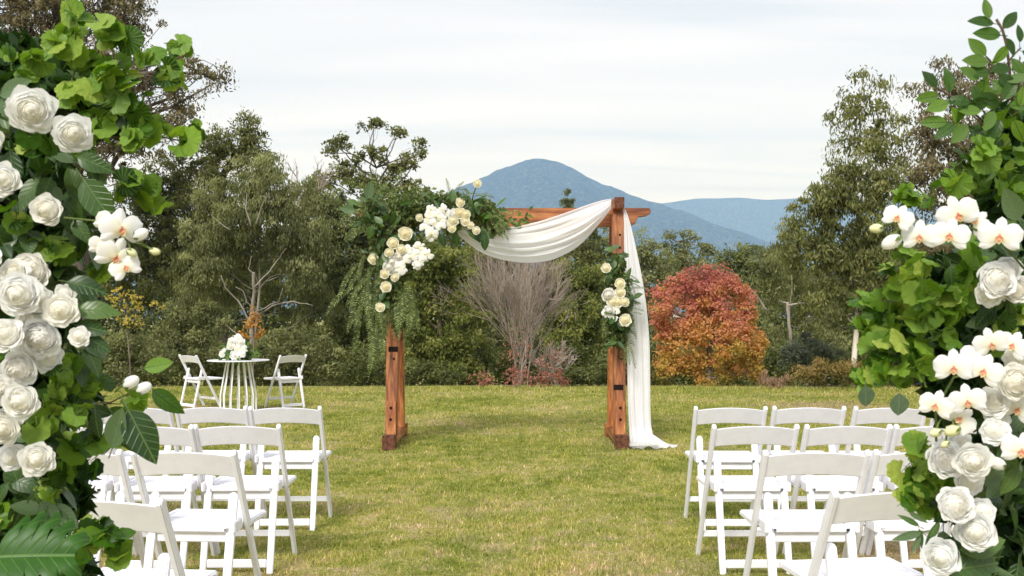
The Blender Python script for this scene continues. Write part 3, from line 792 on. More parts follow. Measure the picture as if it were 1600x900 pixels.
tree("autumn_tree", "broad autumn tree with crimson top and golden orange skirts", "tree", 20.6, 1105,
     [(1119, 432, 20, 19), (1085, 437, 20, 18), (1060, 452, 24, 24), (1140, 452, 28, 24), (1095, 455, 34, 24), (1035, 480, 24, 28), (1105, 490, 50, 34), (1160, 490, 24, 32), (1030, 520, 24, 40), (1068, 525, 42, 36), (1130, 530, 46, 38), (1170, 545, 24, 36),
      (1045, 575, 38, 32), (1100, 578, 50, 32), (1155, 580, 38, 30), (1180, 570, 14, 24)],
     (4.8, 3.2), 2.3, 'autumn', 'bark_mid', 5, 0.2, tintfn=autumn_tint, cl_px=12, group=G)
tree("gum_tree", "grey-olive gum with a crooked pale trunk right of the red tree", "tree", 28, 1237,
     [(1195, 420, 30, 34), (1230, 395, 34, 30), (1200, 465, 30, 34), (1250, 440, 44, 40, 1.2), (1270, 490, 46, 34, 1.2), (1195, 520, 30, 40), (1290, 530, 50, 35, 1.2), (1225, 555, 40, 36)],
     (6.5, 2.2), 1.8, 'soft', 'bark_pale', 1.6, 0.9, group=G,
     limbs=[([(1237, 560), (1234, 520), (1231, 490), (1230, 472)], 2.6, 2.0, -1.6), ([(1231, 475), (1222, 472), (1217, 470)], 1.6, .7, -1.6), ([(1232, 477), (1248, 474), (1262, 475), (1254, 465)], 1.6, .6, -1.6), ([(1198, 485), (1185, 465), (1172, 450)], 1.6, .8, -1.6)])
tree("tall_gum_tree", "tall airy gum with cream trunk at the right lawn edge", "tree", 18.6, 1332,
     [(1345, 150, 42, 36, 0, .42), (1322, 195, 36, 36, 0, .5), (1368, 190, 34, 38, 0, .45), (1400, 210, 24, 30, 0, .4), (1340, 240, 48, 36, 0, .62), (1385, 250, 40, 36, 0, .6), (1310, 285, 40, 34, 0, .7), (1360, 300, 55, 44), (1270, 335, 40, 32, 0, .75), (1310, 350, 55, 42), (1375, 365, 55, 48),
      (1255, 370, 36, 30, 0, .8), (1235, 400, 26, 34, 0, .8), (1300, 310, 44, 36), (1280, 410, 50, 40), (1340, 425, 60, 46), (1390, 440, 50, 50), (1310, 470, 60, 34), (1370, 500, 45, 30)],
     (8.5, 2.7), 2.1, 'gum', 'bark_white', 5, 0.9, group=G, cl_px=17, trunk_top=P(1345, 200, 18.6))
tree("tall_gum_tree", "tall bronze-tinged gum at the right behind the white orchids", "tree", 22, 1520,
     [(1480, 115, 34, 24, 0, .45), (1445, 150, 34, 34, 0, .5), (1500, 150, 40, 36, 0, .6), (1560, 140, 50, 44, 0, .6), (1610, 190, 50, 60), (1445, 215, 44, 40, 0, .8), (1510, 240, 60, 50), (1430, 290, 46, 44), (1490, 330, 60, 56), (1570, 320, 60, 70), (1440, 400, 50, 56), (1520, 430, 70, 60), (1600, 450, 60, 80), (1450, 500, 60, 50), (1560, 540, 80, 50), (1700, 300, 80, 140)],
     (7.5, 2.7), 2.0, 'brown', 'bark_mid', 6, 0.8, group=G, cl_px=16)
GS = 'shrubs along the lawn edge'
tree("shrub", "domed grey-green shrub beside the pale trunk at right", "shrub", 20, 1262,
     [(1262, 545, 38, 24), (1290, 560, 26, 22), (1238, 565, 24, 22)], (6, 2.2), 2.4, 'greyshrub', 'bark_mid', 1.6, 0.0, group=GS, cl_px=10)
tree("shrub", "ochre and olive feathery shrub right of the autumn tree", "shrub", 18.6, 1265,
     [(1250, 590, 32, 16), (1285, 580, 30, 22), (1318, 585, 26, 22), (1345, 590, 30, 20)], (6, 1.8), 1.8, 'ochre', 'bark_mid', 1.4, -.5, group=GS, cl_px=10)
tree("shrub", "dry pinkish tuft of seed heads beside the autumn tree", "shrub", 18.3, 1208,
     [(1205, 600, 20, 9), (1222, 596, 12, 8), (1192, 590, 8, 12)], (7, 1.3), 1.8, 'pinkdry', 'bark_twig', 1, -1.2, group=GS, cl_px=7)
tree("shrub", "greyish feathery shrub at far left behind the flowers", "shrub", 20.5, 205,
     [(150, 560, 50, 50), (200, 560, 45, 44), (240, 575, 40, 34), (180, 600, 60, 20)], (6, 2.4), 2.2, 'bushgreen', 'bark_dark', 2, 0.1, group=GS)
tree("shrub", "tall olive shrub behind the left table chair", "shrub", 22, 300,
     [(290, 515, 46, 40), (330, 505, 34, 34), (260, 550, 40, 36), (310, 560, 56, 40), (350, 570, 44, 32)], (6, 2.4), 2.3, 'bushgreen', 'bark_dark', 2, -.1, group=GS)
tree("shrub", "wide dark shrub behind the right table chair", "shrub", 21, 470,
     [(440, 555, 44, 40), (485, 550, 42, 40), (525, 575, 40, 32), (400, 580, 40, 26), (460, 590, 60, 20)], (6, 2.4), 2.3, 'bushgreen', 'bark_dark', 2, -.1, group=GS)
tree("shrub", "shaded bush at the foot of the left arch post", "shrub", 20.5, 600,
     [(570, 575, 36, 34), (615, 585, 36, 26), (660, 588, 40, 22), (710, 592, 36, 18)], (6, 2.6), 2.2, 'dark', 'bark_dark', 2, 0.1, group=GS)
tree("shrub", "dark leafy bush left of the right arch post at the lawn edge", "shrub", 20.5, 920,
     [(905, 590, 30, 20), (940, 580, 30, 30), (985, 580, 34, 32)], (6, 2.6), 2.2, 'dark', 'bark_dark', 2, 0.1, group=GS)
tree("sapling", "thin sapling with sparse yellow leaves at left", "sapling", 19.8, 205,
     [(190, 465, 24, 14, 0), (215, 480, 18, 20, 0), (180, 490, 16, 16, 0), (245, 480, 10, 10, 0), (205, 505, 20, 12, 0)], (5.5, 3.4), .55, 'yellow', 'bark_mid', 1.2, 0.2, cl_px=6, group='saplings with coloured leaves')
tree("sapling", "small sapling with orange leaves behind the flower table", "sapling", 20, 396,
     [(398, 505, 14, 12, 0), (385, 520, 10, 10, 0), (410, 522, 10, 10, 0), (397, 490, 12, 8, 0)], (5, 3.4), .9, 'orange', 'bark_mid', 1.2, 0.2, cl_px=6, group='saplings with coloured leaves')


def mass(name, label, cat, D, puffs, lm, cov, leaf, cl=14):
    k = D / FPX; Cs, Ts, Ns = [], [], []
    for px, py, rx, ry in puffs:
        area = PI * rx * ry; n = int(cov * area / (.32 * leaf[0] * leaf[1])); nc = max(3, int(area / cl ** 2))
        dr = unit(RNG.normal(size=(nc, 3))); dr[:, 1] = -np.abs(dr[:, 1])
        cc = np.array(P(px, py, D + RNG.normal(0, .6))) + dr * (RNG.random(nc) ** .45)[:, None] * np.array([rx, rx * .6, ry]) * k
        ct = np.clip(RNG.normal(.4, .2, nc), 0, 1); idx = RNG.integers(0, nc, n)
        Cs.append(cc[idx] + RNG.normal(size=(n, 3)) * cl * k * .5); Ts.append(ct[idx] + RNG.normal(0, .12, n)); Ns.append(dr[idx] + RNG.normal(0, .6, (n, 3)))
    Cc = np.concatenate(Cs); n = len(Cc)
    Vv, Ff = leaf_quads(Cc, RNG.normal(size=(n, 3)), np.concatenate(Ns), leaf[0] * k, leaf[1] * k)
    tag(link(name, npmesh(name, Vv, Ff, M[lm], tint=np.repeat(np.clip(np.concatenate(Ts), 0, 1), 4))), label, cat, kind='stuff')


Vv, Ff = leaf_quads(fc, fa, fN, .02 + .035 * RNG.random(nf), .012 + .015 * RNG.random(nf))
tag(link('fallen_leaves', npmesh('fallen_leaves', Vv, Ff, M['fallen'], tint=np.repeat(RNG.random(nf), 4))), 'scattered small dry leaves lying in the grass', 'leaves', kind='stuff')
mass("far_wood", "dark far-off wood filling the gaps between the trees", "wood", 62,
     [(x, y + 14 * math.sin(x * .05), 60, 45) for x in range(-160, 1800, 62) for y in ((400, 440, 500, 560) if x < 740 or x > 1290 else (440, 500, 560))], 'dark', 1.5, (7, 4.5), 18)
mass("undergrowth", "dark tangled undergrowth under the trees past the lawn edge", "undergrowth", 24.5,
     [(x, y, 40, 26) for x in range(-40, 1700, 42) for y in (560, 596, 625)], 'dark', 1.5, (6.5, 3.5), 14)


# ------------------------------------------------------------------ folding chairs
def make_chair():
    o = thing("folding_chair", "x", "chair")
    m = M['resin']
    hw = 0.222
    yz = lambda z: 0.205 - 0.415 * z / 0.79
    # backrest: arched top and bottom, bowed in plan
    vs, fs = [], []
    NX = 12
    for i in range(NX + 1):
        s = i / NX * 2 - 1; x = s * (hw - 0.006); bow = -0.018 * (1 - s * s)
        zt = 0.772 + 0.020 * (1 - s * s); zb = 0.672 + 0.016 * (1 - s * s)
        for zz, t in ((zb, -0.008), (zt, -0.008), (zt, 0.008), (zb, 0.008)):
            vs.append((x, yz(zz) + bow + t, zz))
    for i in range(NX):
        a = i * 4
        for j in range(4): fs.append((a + j, a + (j + 1) % 4, a + 4 + (j + 1) % 4, a + 4 + j))
    fs += [(0, 1, 2, 3), (NX * 4 + 3, NX * 4 + 2, NX * 4 + 1, NX * 4)]
    mb = MB(); mb.poly(vs, fs)
    ob = mb.build("backrest", m, o, 0.004, 2)
    for sx in (-1, 1):   # uprights run from the back's top down to the front feet
        q = MB(); a, b = Vector((sx * hw, yz(0), 0)), Vector((sx * hw, yz(0.785), 0.785))
        dn = (b - a).normalized(); pn = Vector((0, dn.z, -dn.y))
        ol = []
        wd = 0.018
        for i in range(7):
            t = PI * i / 6; ol.append(b + pn * (math.cos(t) * wd) + dn * (math.sin(t) * wd * .8))
        ol += [a - pn * wd, a + pn * wd]
        n = len(ol); th = 0.011
        q.poly([v + Vector((-th, 0, 0)) for v in ol] + [v + Vector((th, 0, 0)) for v in ol],
               [tuple(range(n)), tuple(range(2 * n - 1, n - 1, -1))] + [(i, (i + 1) % n, n + (i + 1) % n, n + i) for i in range(n)])
        q.build("upright", m, o, 0.004, 2)
    for sx in (-1, 1):   # rear legs, broad face to the back, rounded tops
        q = MB(); x0 = sx * 0.178; w = 0.020
        a, b = Vector((x0, -0.225, 0)), Vector((x0, -0.085, 0.575))
        dn = (b - a).normalized(); pn = Vector((0, dn.z, -dn.y)) * .012
        ol = []
        for i in range(7):
            t = PI * i / 6; ol.append(b + Vector((math.cos(t) * w, 0, 0)) + dn * (math.sin(t) * w))
        ol += [a - Vector((w * .8, 0, 0)), a + Vector((w * .8, 0, 0))]
        n = len(ol)
        q.poly([v - pn for v in ol] + [v + pn for v in ol],
               [tuple(range(n)), tuple(range(2 * n - 1, n - 1, -1))] + [(i, (i + 1) % n, n + (i + 1) % n, n + i) for i in range(n)])
        q.build("rear_leg", m, o, 0.004, 2)
    yr = lambda z: -0.225 + 0.14 * z / 0.575
    MB().box((0, yr(.055), .055), (.318, .016, .045)).build("rear_stretcher", m, o, .004)
    MB().box((0, yz(.14), .14), (.422, .016, .036)).build("front_stretcher", m, o, .004)
    MB().box((0, yr(.405) + 0.016, .408), (.316, .016, .058)).build("apron", m, o, .004)
    # seat: frame with slats across
    st = MB()
    for sx in (-1, 1):
        st.box((sx * 0.207, 0.115, 0.437), (0.030, 0.225, 0.028))
        st.box((sx * 0.160, -0.070, 0.437), (0.024, 0.14, 0.026))
    st.box((0, 0.237, 0.437), (0.444, 0.026, 0.028))
    st.box((0, -0.126, 0.440), (0.344, 0.028, 0.030))
    seat = st.build("seat", m, o, .006)
    ys_ = [-0.085, -0.030, 0.025, 0.080, 0.135, 0.190]
    for i, y in enumerate(ys_):
        w = 0.300 if y < 0 else 0.386
        MB().box((0, y, 0.441), (w, 0.041, 0.014)).build("slat", m, seat, .005)
    for sx in (-1, 1):
        MB().box((sx * .2, yr(.45) + .01, .452), (.016, .10, .05)).build("hinge", M['resin'], o, .004)
    for sx in (-1, 1):
        MB().tube([(sx * .196, yz(.43), .43), (sx * .2365, yz(.43), .43)], .005, 8).build("bolt", M['steel'], o)
    return o


proto = make_chair()
first = [True]


def chair(px, D, rz, label, group, flip=0):
    D = D + random.uniform(-.02, .02); rz = rz + random.uniform(-1.3, 1.3)
    x = (px - 800) * D / FPX
    if first[0]: o = proto; first[0] = False
    else: o = copy_tree(proto)
    o.location = (x, D + 0.215, 0); o.rotation_euler = (0, 0, rad(rz)); o['label'] = label; o['group'] = group
    return o


# D is the distance of the chair's back
GL, GR = 'white folding chairs left of the aisle', 'white folding chairs right of the aisle'
r1, r2, r3, r4 = 6.15, 5.12, 4.14, 3.20
chair(444, r1, 1, "aisle-end white chair of the left front row, its back clear of the table", GL)
chair(329, r1, 0, "white chair second from the aisle in the left front row", GL)
chair(208, r1, 1, "white chair third from the aisle in the left front row, under a drooping leaf", GL)
chair(88, r1, 0, "white chair fourth from the aisle in the left front row behind the flower column", GL)
chair(369, r2, 0, "aisle-end white chair of the left second row", GL)
chair(232, r2, 1, "white chair second from the aisle in the left second row, touching green leaves", GL)
chair(96, r2, 0, "white chair third from the aisle in the left second row behind the flower column", GL)
chair(290, r3, -2, "aisle-end white chair of the left third row with its whole curved back in view", GL)
chair(105, r3, -1, "white chair second from the aisle in the left third row, mostly behind leaves", GL)
chair(155, 3.06, -6, "nearest left chair, its white back cut by green leaves at lower left", GL)
chair(1143, r1, 0, "aisle-end white chair of the right front row with clear lawn on its left", GR)
chair(1266, r1, 0, "white chair second from the aisle in the right front row", GR)
chair(1393, r1, 0, "white chair third from the aisle in the right front row below round dark leaves", GR)
chair(1518, r1, 0, "white chair fourth from the aisle in the right front row behind the flowers", GR)
chair(1180, r2, 0, "aisle-end white chair of the right second row", GR)
chair(1326, r2, 0, "white chair second from the aisle in the right second row", GR)
chair(1466, r2, 0, "white chair third from the aisle in the right second row beside the green leaf cluster", GR)
chair(1276, r3, 1, "aisle-end white chair of the right third row with its whole curved back in view", GR)
chair(1448, r3, 0, "second white chair from the aisle in the right third row, behind the green leaf cluster", GR)
chair(1391, r4, 7, "nearest right chair, its back cut by the dark pointed leaves", GR)

# chairs at the small table
kt = 13.6


def tchair(px, py_foot, rz, label):
    D = EYE * FPX / (py_foot - HOR); o = copy_tree(proto)
    o.location = ((px - 800) * D / FPX, D, 0); o.rotation_euler = (0, 0, rad(rz)); o['label'] = label; o['group'] = 'white folding chairs at the small table'


tchair(313, 637, -40, "white folding chair left of the flower table, turned to face it")
tchair(446, 637, 46, "white folding chair right of the flower table, turned to face it")

# ------------------------------------------------------------------ small table
tx = (372.5 - 800) * kt / FPX
tb = thing("wire_table", "round white table on a flared cage of white rods between two chairs", "table", (tx, kt, 0))
MB().tube([(0, 0, .741), (0, 0, .75)], .43, 48).build("tabletop", M['paint'], tb)
for i in range(14):
    a = 2 * PI * i / 14 + .1
    c, s = math.cos(a), math.sin(a)
    MB().tube([(.25 * c, .25 * s, .02), (.25 * c, .25 * s, .26), (.235 * c, .235 * s, .34), (.165 * c, .165 * s, .741)], .010, 6).build("rod", M['paint'], tb)
rg = MB()
for i in range(28):
    a0, a1 = 2 * PI * i / 28, 2 * PI * (i + 1) / 28
    rg.bar((.27 * math.cos(a0), .27 * math.sin(a0), .014), (.27 * math.cos(a1), .27 * math.sin(a1), .014), .05, .024)
rg.build("base_ring", M['paint'], tb)


# ------------------------------------------------------------------ timber arch
Da = 10.42
xl, xr = -1.262, 1.128          # post centre lines
arch = thing("wedding_arch", "stained timber wedding arch with braced feet standing on the lawn", "arch", (0, Da, 0))
W0, W1, W2 = M['wood']


def timber(name, c, d, ax, parent=arch, bev=.006, rot=None, mt=None):
    me = MB().box((0, 0, 0), d, rot).mesh(name, mt or M['wood'][ax], bev)
    o = link(name, me, parent); o.location = c; return o


for sx, x0 in ((-1, xl), (1, xr)):
    # runner on the ground, dark end blocks
    timber("runner", (x0, 0, .085), (.115, 1.00, .085), 1)
    for ye in (-.545, .545):
        timber("foot_block", (x0, ye, .075), (.135, .13, .15), 1, mt=M['endgrain'] if ye < 0 else W1)
    # front and rear posts lean together
    for ye, w in ((-.36, .125), (.36, .115)):
        a, b = Vector((0, ye, .13)), Vector((0, ye * .36, 2.46))
        mb = MB(); mid = (a + b) / 2
        mb.bar(a - mid, b - mid, w, .10, (0, 1, 0))
        o = link("post", mb.mesh("post", W2, .006), arch); o.location = (x0, mid.y, mid.z)
        dv = (b - a).normalized()
        if ye < 0:
            # bolted cheek at the foot, dark mortise slots and bolt heads on the front face
            ck = MB(); c0 = a + dv * .0; c1 = a + dv * .36
            ck.bar(c0 - Vector((0, .071, 0)), c1 - Vector((0, .071, 0)), w - .02, .04, (0, 1, 0))
            o2 = link("cheek", ck.mesh("cheek", W2, .005), arch); o2.location = (x0, 0, 0)
            for h in (.17, .29):
                p = a + dv * h - Vector((0, .094, 0)); q = MB().tube([(0, -.006, 0), (0, .006, 0)], .014, 10)
                o3 = q.build("bolt", M['slot'], arch); o3.location = (x0, p.y, p.z)
            for h in ((.90,) if sx < 0 else (.50, 1.89)):
                p = a + dv * h - Vector((0, .0505, 0))
                o3 = MB().box((0, 0, 0), (w * .8, .01, .055)).build("mortise", M['slot'], arch); o3.location = (x0 - .012 * sx, p.y, p.z)
            for h in (2.12, 1.98, .8):
                p = a + dv * h - Vector((0, .052, 0))
                o3 = MB().tube([(0, -.006, 0), (0, .006, 0)], .012, 10).build("bolt", M['slot'], arch); o3.location = (x0 + .02, p.y, p.z)
    # cap timber running front to back over the beam
    timber("cap_timber", (x0 + (.01 if sx > 0 else 0), 0, 2.575), (.105, .52, .12), 1)
    o = timber("end_grain", (x0 + (.01 if sx > 0 else 0), -.263, 2.575), (.10, .006, .115), 1, mt=M['endgrain'], bev=.001)
    timber("cross_tie", (x0, 0, 1.25), (.05, .62, .09), 1)
# main beam with stepped carved ends
be = []
xa, xb = -1.72, 1.50
prof = [(xa, .10), (xa + .05, .03), (xa + .14, .02), (xa + .17, -.055), (xa + .24, -.085), (xb - .24, -.085), (xb - .17, -.055), (xb - .14, .02), (xb - .05, .03), (xb, .06), (xb - .01, .115), (xa + .01, .115)]
mb = MB().prism([(p[0], p[1]) for p in prof], 1, -.045, .045)
o = link("beam", mb.mesh("beam", W0, .006), arch); o.location = (0, -.02, 2.425)

# ------------------------------------------------------------------ drape
def drape():
    vs, fs = [], []
    NU, NV = 90, 44
    top = [(712, 350), (760, 354), (800, 355), (840, 347), (880, 334), (915, 321), (940, 313), (957, 310)]
    bot = [(712, 364), (745, 392), (780, 406), (825, 412), (865, 407), (905, 386), (935, 352), (958, 322)]
    tu = np.linspace(0, 1, 8)
    Dd = 10.24

    def sw(u, v):
        x = np.interp(u, tu, [p[0] for p in top]) * (1 - v) + np.interp(u, tu, [p[0] for p in bot]) * v
        y0, y1 = np.interp(u, tu, [p[1] for p in top]), np.interp(u, tu, [p[1] for p in bot])
        y = y0 * (1 - v) + y1 * v
        gather = 0.35 + 0.65 * math.sin(PI * min(max(u * .9 + .05, 0), 1))
        ph = v * 2 * PI * 4.6 + 1.2 * math.sin(u * 3) + 1.6 * math.sin(v * 9)
        dd = -0.018 * gather * (math.sin(ph) + .45 * math.sin(ph * 2.3 + 4 * u)) - .10 * math.sin(PI * v)
        dd += .005 * math.sin(v * 55 + 5 * math.sin(5 * u) + 9 * u) + .006 * math.sin(v * 31 - 14 * u)
        if v > .75: dd += (v - .75) * .15
        p = P(x, y, Dd + dd); p.z += 0
        return p
    # smooth the control curves by sampling a spline: simple Chaikin on u
    def smooth(f):
        return lambda u, v: (f(max(u - .04, 0), v) + f(u, v) * 2 + f(min(u + .04, 1), v)) / 4
    g = smooth(smooth(sw))
    for i in range(NU + 1):
        for j in range(NV + 1): vs.append(tuple(g(i / NU, j / NV)))
    for i in range(NU):
        for j in range(NV):
            a = i * (NV + 1) + j; fs.append((a, a + 1, a + NV + 2, a + NV + 1))
    # over the beam and down on the outside to the ground
    b0 = len(vs)
    L = [(957, 311), (966, 309), (973, 322), (975, 345), (975, 400), (976, 460), (979, 520), (980, 580), (981, 640), (984, 688), (985, 698)]
    Rr = [(962, 317), (971, 314), (981, 335), (989, 365), (1001, 420), (1010, 475), (1015, 530), (1016, 590), (1016, 650), (1019, 680), (1032, 697)]
    Lx = np.array(L, float); Rx = np.array(Rr, float); tt = np.linspace(0, 1, len(L))
    NU2, NV2 = 110, 34

    def hang(u, v):
        lx, ly, rx_, ry = [np.interp(u, tt, q) for q in (Lx[:, 0], Lx[:, 1], Rx[:, 0], Rx[:, 1])]
        x, y = lx * (1 - v) + rx_ * v, ly * (1 - v) + ry * v
        gl = min(1, .25 + u * 1.2)
        ph = v * 2 * PI * 3.2 + 1.1 * math.sin(2.4 * u + v * 3)
        Db = 10.26 - .30 * max(0, u - .1)
        if u > .9: Db -= (u - .9) * 3.2
        return P(x, y, Db + .028 * gl * (math.sin(ph) + .4 * math.sin(2.7 * ph + u * 3)))
    g2 = smooth(hang)
    for i in range(NU2 + 1):
        for j in range(NV2 + 1):
            p = g2(i / NU2, j / NV2); u = i / NU2
            p.z = max(p.z, .012 + .02 * abs(math.sin(j * .9)))
            vs.append(tuple(p))
    for i in range(NU2):
        for j in range(NV2):
            a = b0 + i * (NV2 + 1) + j; fs.append((a, a + 1, a + NV2 + 2, a + NV2 + 1))
    # puddle on the grass: ruffled tongue spreading right
    b1 = len(vs); NA, NR = 60, 12
    cx, cy = P(1006, 690, 10.2).x, 9.98
    for i in range(NR + 1):
        for j in range(NA):
            t = 2 * PI * j / NA; r = i / NR
            ex = (.20 if math.cos(t) < 0 else .27) * (1 + .16 * math.sin(3 * t + 1) + .08 * math.sin(7 * t)); ey = .17 * (1 + .14 * math.sin(5 * t))
            z = .014 + .12 * (1 - r) ** 1.4 + .022 * (1 + math.sin(6 * t + 5 * r)) * (1 - r * .6) + .012 * math.sin(11 * t) * r
            vs.append((cx + ex * r * math.cos(t), cy + ey * r * math.sin(t), max(z, .008)))
    for i in range(NR):
        for j in range(NA):
            a, b = b1 + i * NA + j, b1 + i * NA + (j + 1) % NA; fs.append((a, b, b + NA, a + NA))
    loc = Vector((xr, Da, 0))
    me = npmesh("drape", np.array(vs) - np.array(loc), np.array(fs), M['cloth'], smooth=True)
    o = link("drape", me); o.location = loc
    tag(o, "white chiffon drape swagged under the arch beam and falling to the grass", "drape")


drape()


# ------------------------------------------------------------------ flowers
def grid(fn, nu, nv, wrap=False):
    vs = [fn(i / nu, j / nv) for i in range(nu + 1) for j in range(nv + 1)]
    fs = [(i * (nv + 1) + j, (i + 1) * (nv + 1) + j, (i + 1) * (nv + 1) + j + 1, i * (nv + 1) + j + 1) for i in range(nu) for j in range(nv)]
    return vs, fs


def rosette(name, layers, mtl, ruffle=.03, seed=0, nu=7, nv=6):
    """full blossom, radius about 1, facing +Z: cupped petals lie on nested shells; layers are (count, radius, rim angle, rim height, curl)"""
    rg = random.Random(seed); mb = MB(); a0 = rg.uniform(0, 6)
    for cnt, R, tip, zr, curl in layers:
        a0 += 1.9 + rg.uniform(-.2, .2)
        for k in range(cnt):
            th0 = a0 + 2 * PI * k / cnt + rg.uniform(-.13, .13); half = PI / cnt * 1.42 if cnt > 2 else 1.9
            tp = rad(tip + rg.uniform(-5, 5)); rr = R * rg.uniform(.94, 1.06); z0 = zr - rr * math.cos(tp) + rg.uniform(-.03, .03)
            p1, p2 = rg.uniform(0, 6), rg.uniform(0, 6)

            def fn(u, v):
                sv = u * 2 - 1
                cut = .16 * abs(sv) ** 3.2 + .03 * math.sin(5 * sv + p1)
                vv = v * (1 - cut)
                th = th0 + sv * half * math.sin(PI * (.22 + .40 * v)) ** .6
                pol = rad(118) + (tp - rad(118)) * vv
                q = rr * (1 + .09 * sv) + curl * vv ** 6 * (1 + .5 * math.sin(3 * sv + p2))
                x = q * math.sin(pol) * math.cos(th); y = q * math.sin(pol) * math.sin(th)
                z = z0 + rr * math.cos(pol) - curl * .45 * vv ** 7 + ruffle * math.sin(8 * sv + p2) * v ** 2
                return (x, y, z)
            mb.poly(*grid(fn, nu, nv))
    mb.poly(*grid(lambda u, v: (.74 * math.sin(v * 1.75) * math.cos(2 * PI * u), .74 * math.sin(v * 1.75) * math.sin(2 * PI * u), -.46 + .70 * math.cos(v * 1.75)), 16, 6))   # filler dome added beneath the rims to block dark slits between petals
    return mb.mesh(name, mtl, 0, smooth=True)


ROSE = [(2, .09, 4, .36, .03), (3, .15, 10, .37, .05), (3, .22, 18, .37, .06), (4, .29, 26, .36, .07), (4, .36, 34, .34, .09), (5, .44, 42, .31, .10), (5, .52, 50, .27, .12), (6, .60, 58, .22, .14), (6, .68, 66, .15, .16), (6, .76, 75, .07, .18), (6, .82, 86, -.04, .18)]
PEONY = [(4, .12, 8, .38, .05), (5, .18, 14, .40, .06), (6, .25, 20, .39, .07), (7, .33, 28, .38, .08), (8, .41, 36, .35, .09), (8, .49, 44, .32, .10), (8, .57, 51, .28, .11), (8, .65, 59, .22, .12), (8, .73, 68, .14, .13), (8, .80, 78, .04, .14), (7, .84, 90, -.06, .16)]
GARD = [(2, .10, 4, .30, .03), (3, .20, 16, .31, .06), (4, .32, 30, .29, .10), (5, .46, 46, .22, .15), (5, .60, 60, .13, .2), (6, .72, 74, .02, .22), (6, .78, 88, -.08, .22)]
rose_me = [rosette("rose", ROSE, M['rose'], .012, i) for i in range(3)]
peony_me = [rosette("peony", PEONY, M['peony'], .04, 10 + i) for i in range(2)]
gard_me = [rosette("gardenia", GARD, M['rose'], .025, 20 + i) for i in range(2)]
cream_me = [rosette("cream_rose", ROSE[1::2] + [ROSE[-1]], M['cream'], .02, 30 + i, 4, 4) for i in range(2)]


def orchid_mesh(seed):
    rg = random.Random(seed); mb = MB()
    for ang, ln, wd, zo in ((90, .95, .30, -.06), (210, .95, .30, -.06), (330, .95, .30, -.06), (18, .98, .58, 0), (162, .98, .58, .0)):
        an = rad(ang); ph = rg.uniform(0, 6); bend = rg.uniform(.02, .22)

        def fn(u, v):
            s = u * 2 - 1
            w = wd * (math.sin(PI * min(1, .07 + v * .93)) ** .55 if v < 1 else 0) * (0.55 + .5 * v)
            x, y = v * ln, s * w
            z = zo - bend * v * v + .10 * math.cos(s * 1.4) - .10 + .03 * math.sin(5 * v + ph) * s
            return (x * math.cos(an) - y * math.sin(an), x * math.sin(an) + y * math.cos(an), z)
        mb.poly(*grid(fn, 6, 7))
    return mb.mesh("orchid", M['orchid'], 0, smooth=True)


def lip_mesh():
    mb = MB()
    for ang, ln, wd in ((270, .34, .12), (235, .24, .10), (305, .24, .10), (90, .14, .08)):
        an = rad(ang)

        def fn(u, v):
            s = u * 2 - 1; w = wd * math.sin(PI * (.12 + .8 * v)); x, y = v * ln, s * w
            return (x * math.cos(an) - y * math.sin(an), x * math.sin(an) + y * math.cos(an), .05 + .22 * v - .25 * v * v + .1 * s * s)
        mb.poly(*grid(fn, 4, 4))
    return mb.mesh("lip", M['lip'], 0, smooth=True)


orchid_me = [orchid_mesh(i) for i in range(3)]
smallwhite_me = orchid_me
lip_me = lip_mesh()


def bud_mesh(name, mtl, l=1.25):
    mb = MB()
    mb.poly(*grid(lambda u, v: (math.sin(PI * v) ** .8 * math.cos(2 * PI * u) * (1 - .25 * v), math.sin(PI * v) ** .8 * math.sin(2 * PI * u) * (1 - .25 * v), -l * math.cos(PI * v)), 12, 9))
    return mb.mesh(name, mtl, 0, smooth=True)


bud_w, bud_g = bud_mesh("bud", M['rose']), bud_mesh("bud", M['bud'])


_cx = MB()
for _i in range(5):
    _a = 2 * PI * _i / 5
    _cx.poly(*grid(lambda u, v, a=_a: ((.12 + .98 * math.sin(PI * (.05 + v * .45))) * math.cos(a + (u - .5) * 1.3 * (1 - v)), (.12 + .98 * math.sin(PI * (.05 + v * .45))) * math.sin(a + (u - .5) * 1.3 * (1 - v)), -1.30 + 1.15 * v), 3, 5))
calyx_me = _cx.mesh("calyx", M['stem'], 0, smooth=True)


# leaves: base at the origin, along +Y, face +Z, unit length
def leaf_mesh(name, mtl, shape, nu=4, nv=8, fold=.25, bend=.25, wave=.0, stem=.25):
    mb = MB()

    def fn(u, v):
        s = u * 2 - 1; w = shape(v)
        return (s * w, v, fold * abs(s) * w - bend * v * v + wave * math.sin(9 * v) * s)
    mb.poly(*grid(fn, nu, nv))
    if stem: mb.tube([(0, -stem, -.0), (0, 0, -.012), (0, .5, -.012 - bend * .25)], [.018, .016, .006], 4)
    return mb.mesh(name, mtl, 0, smooth=True)


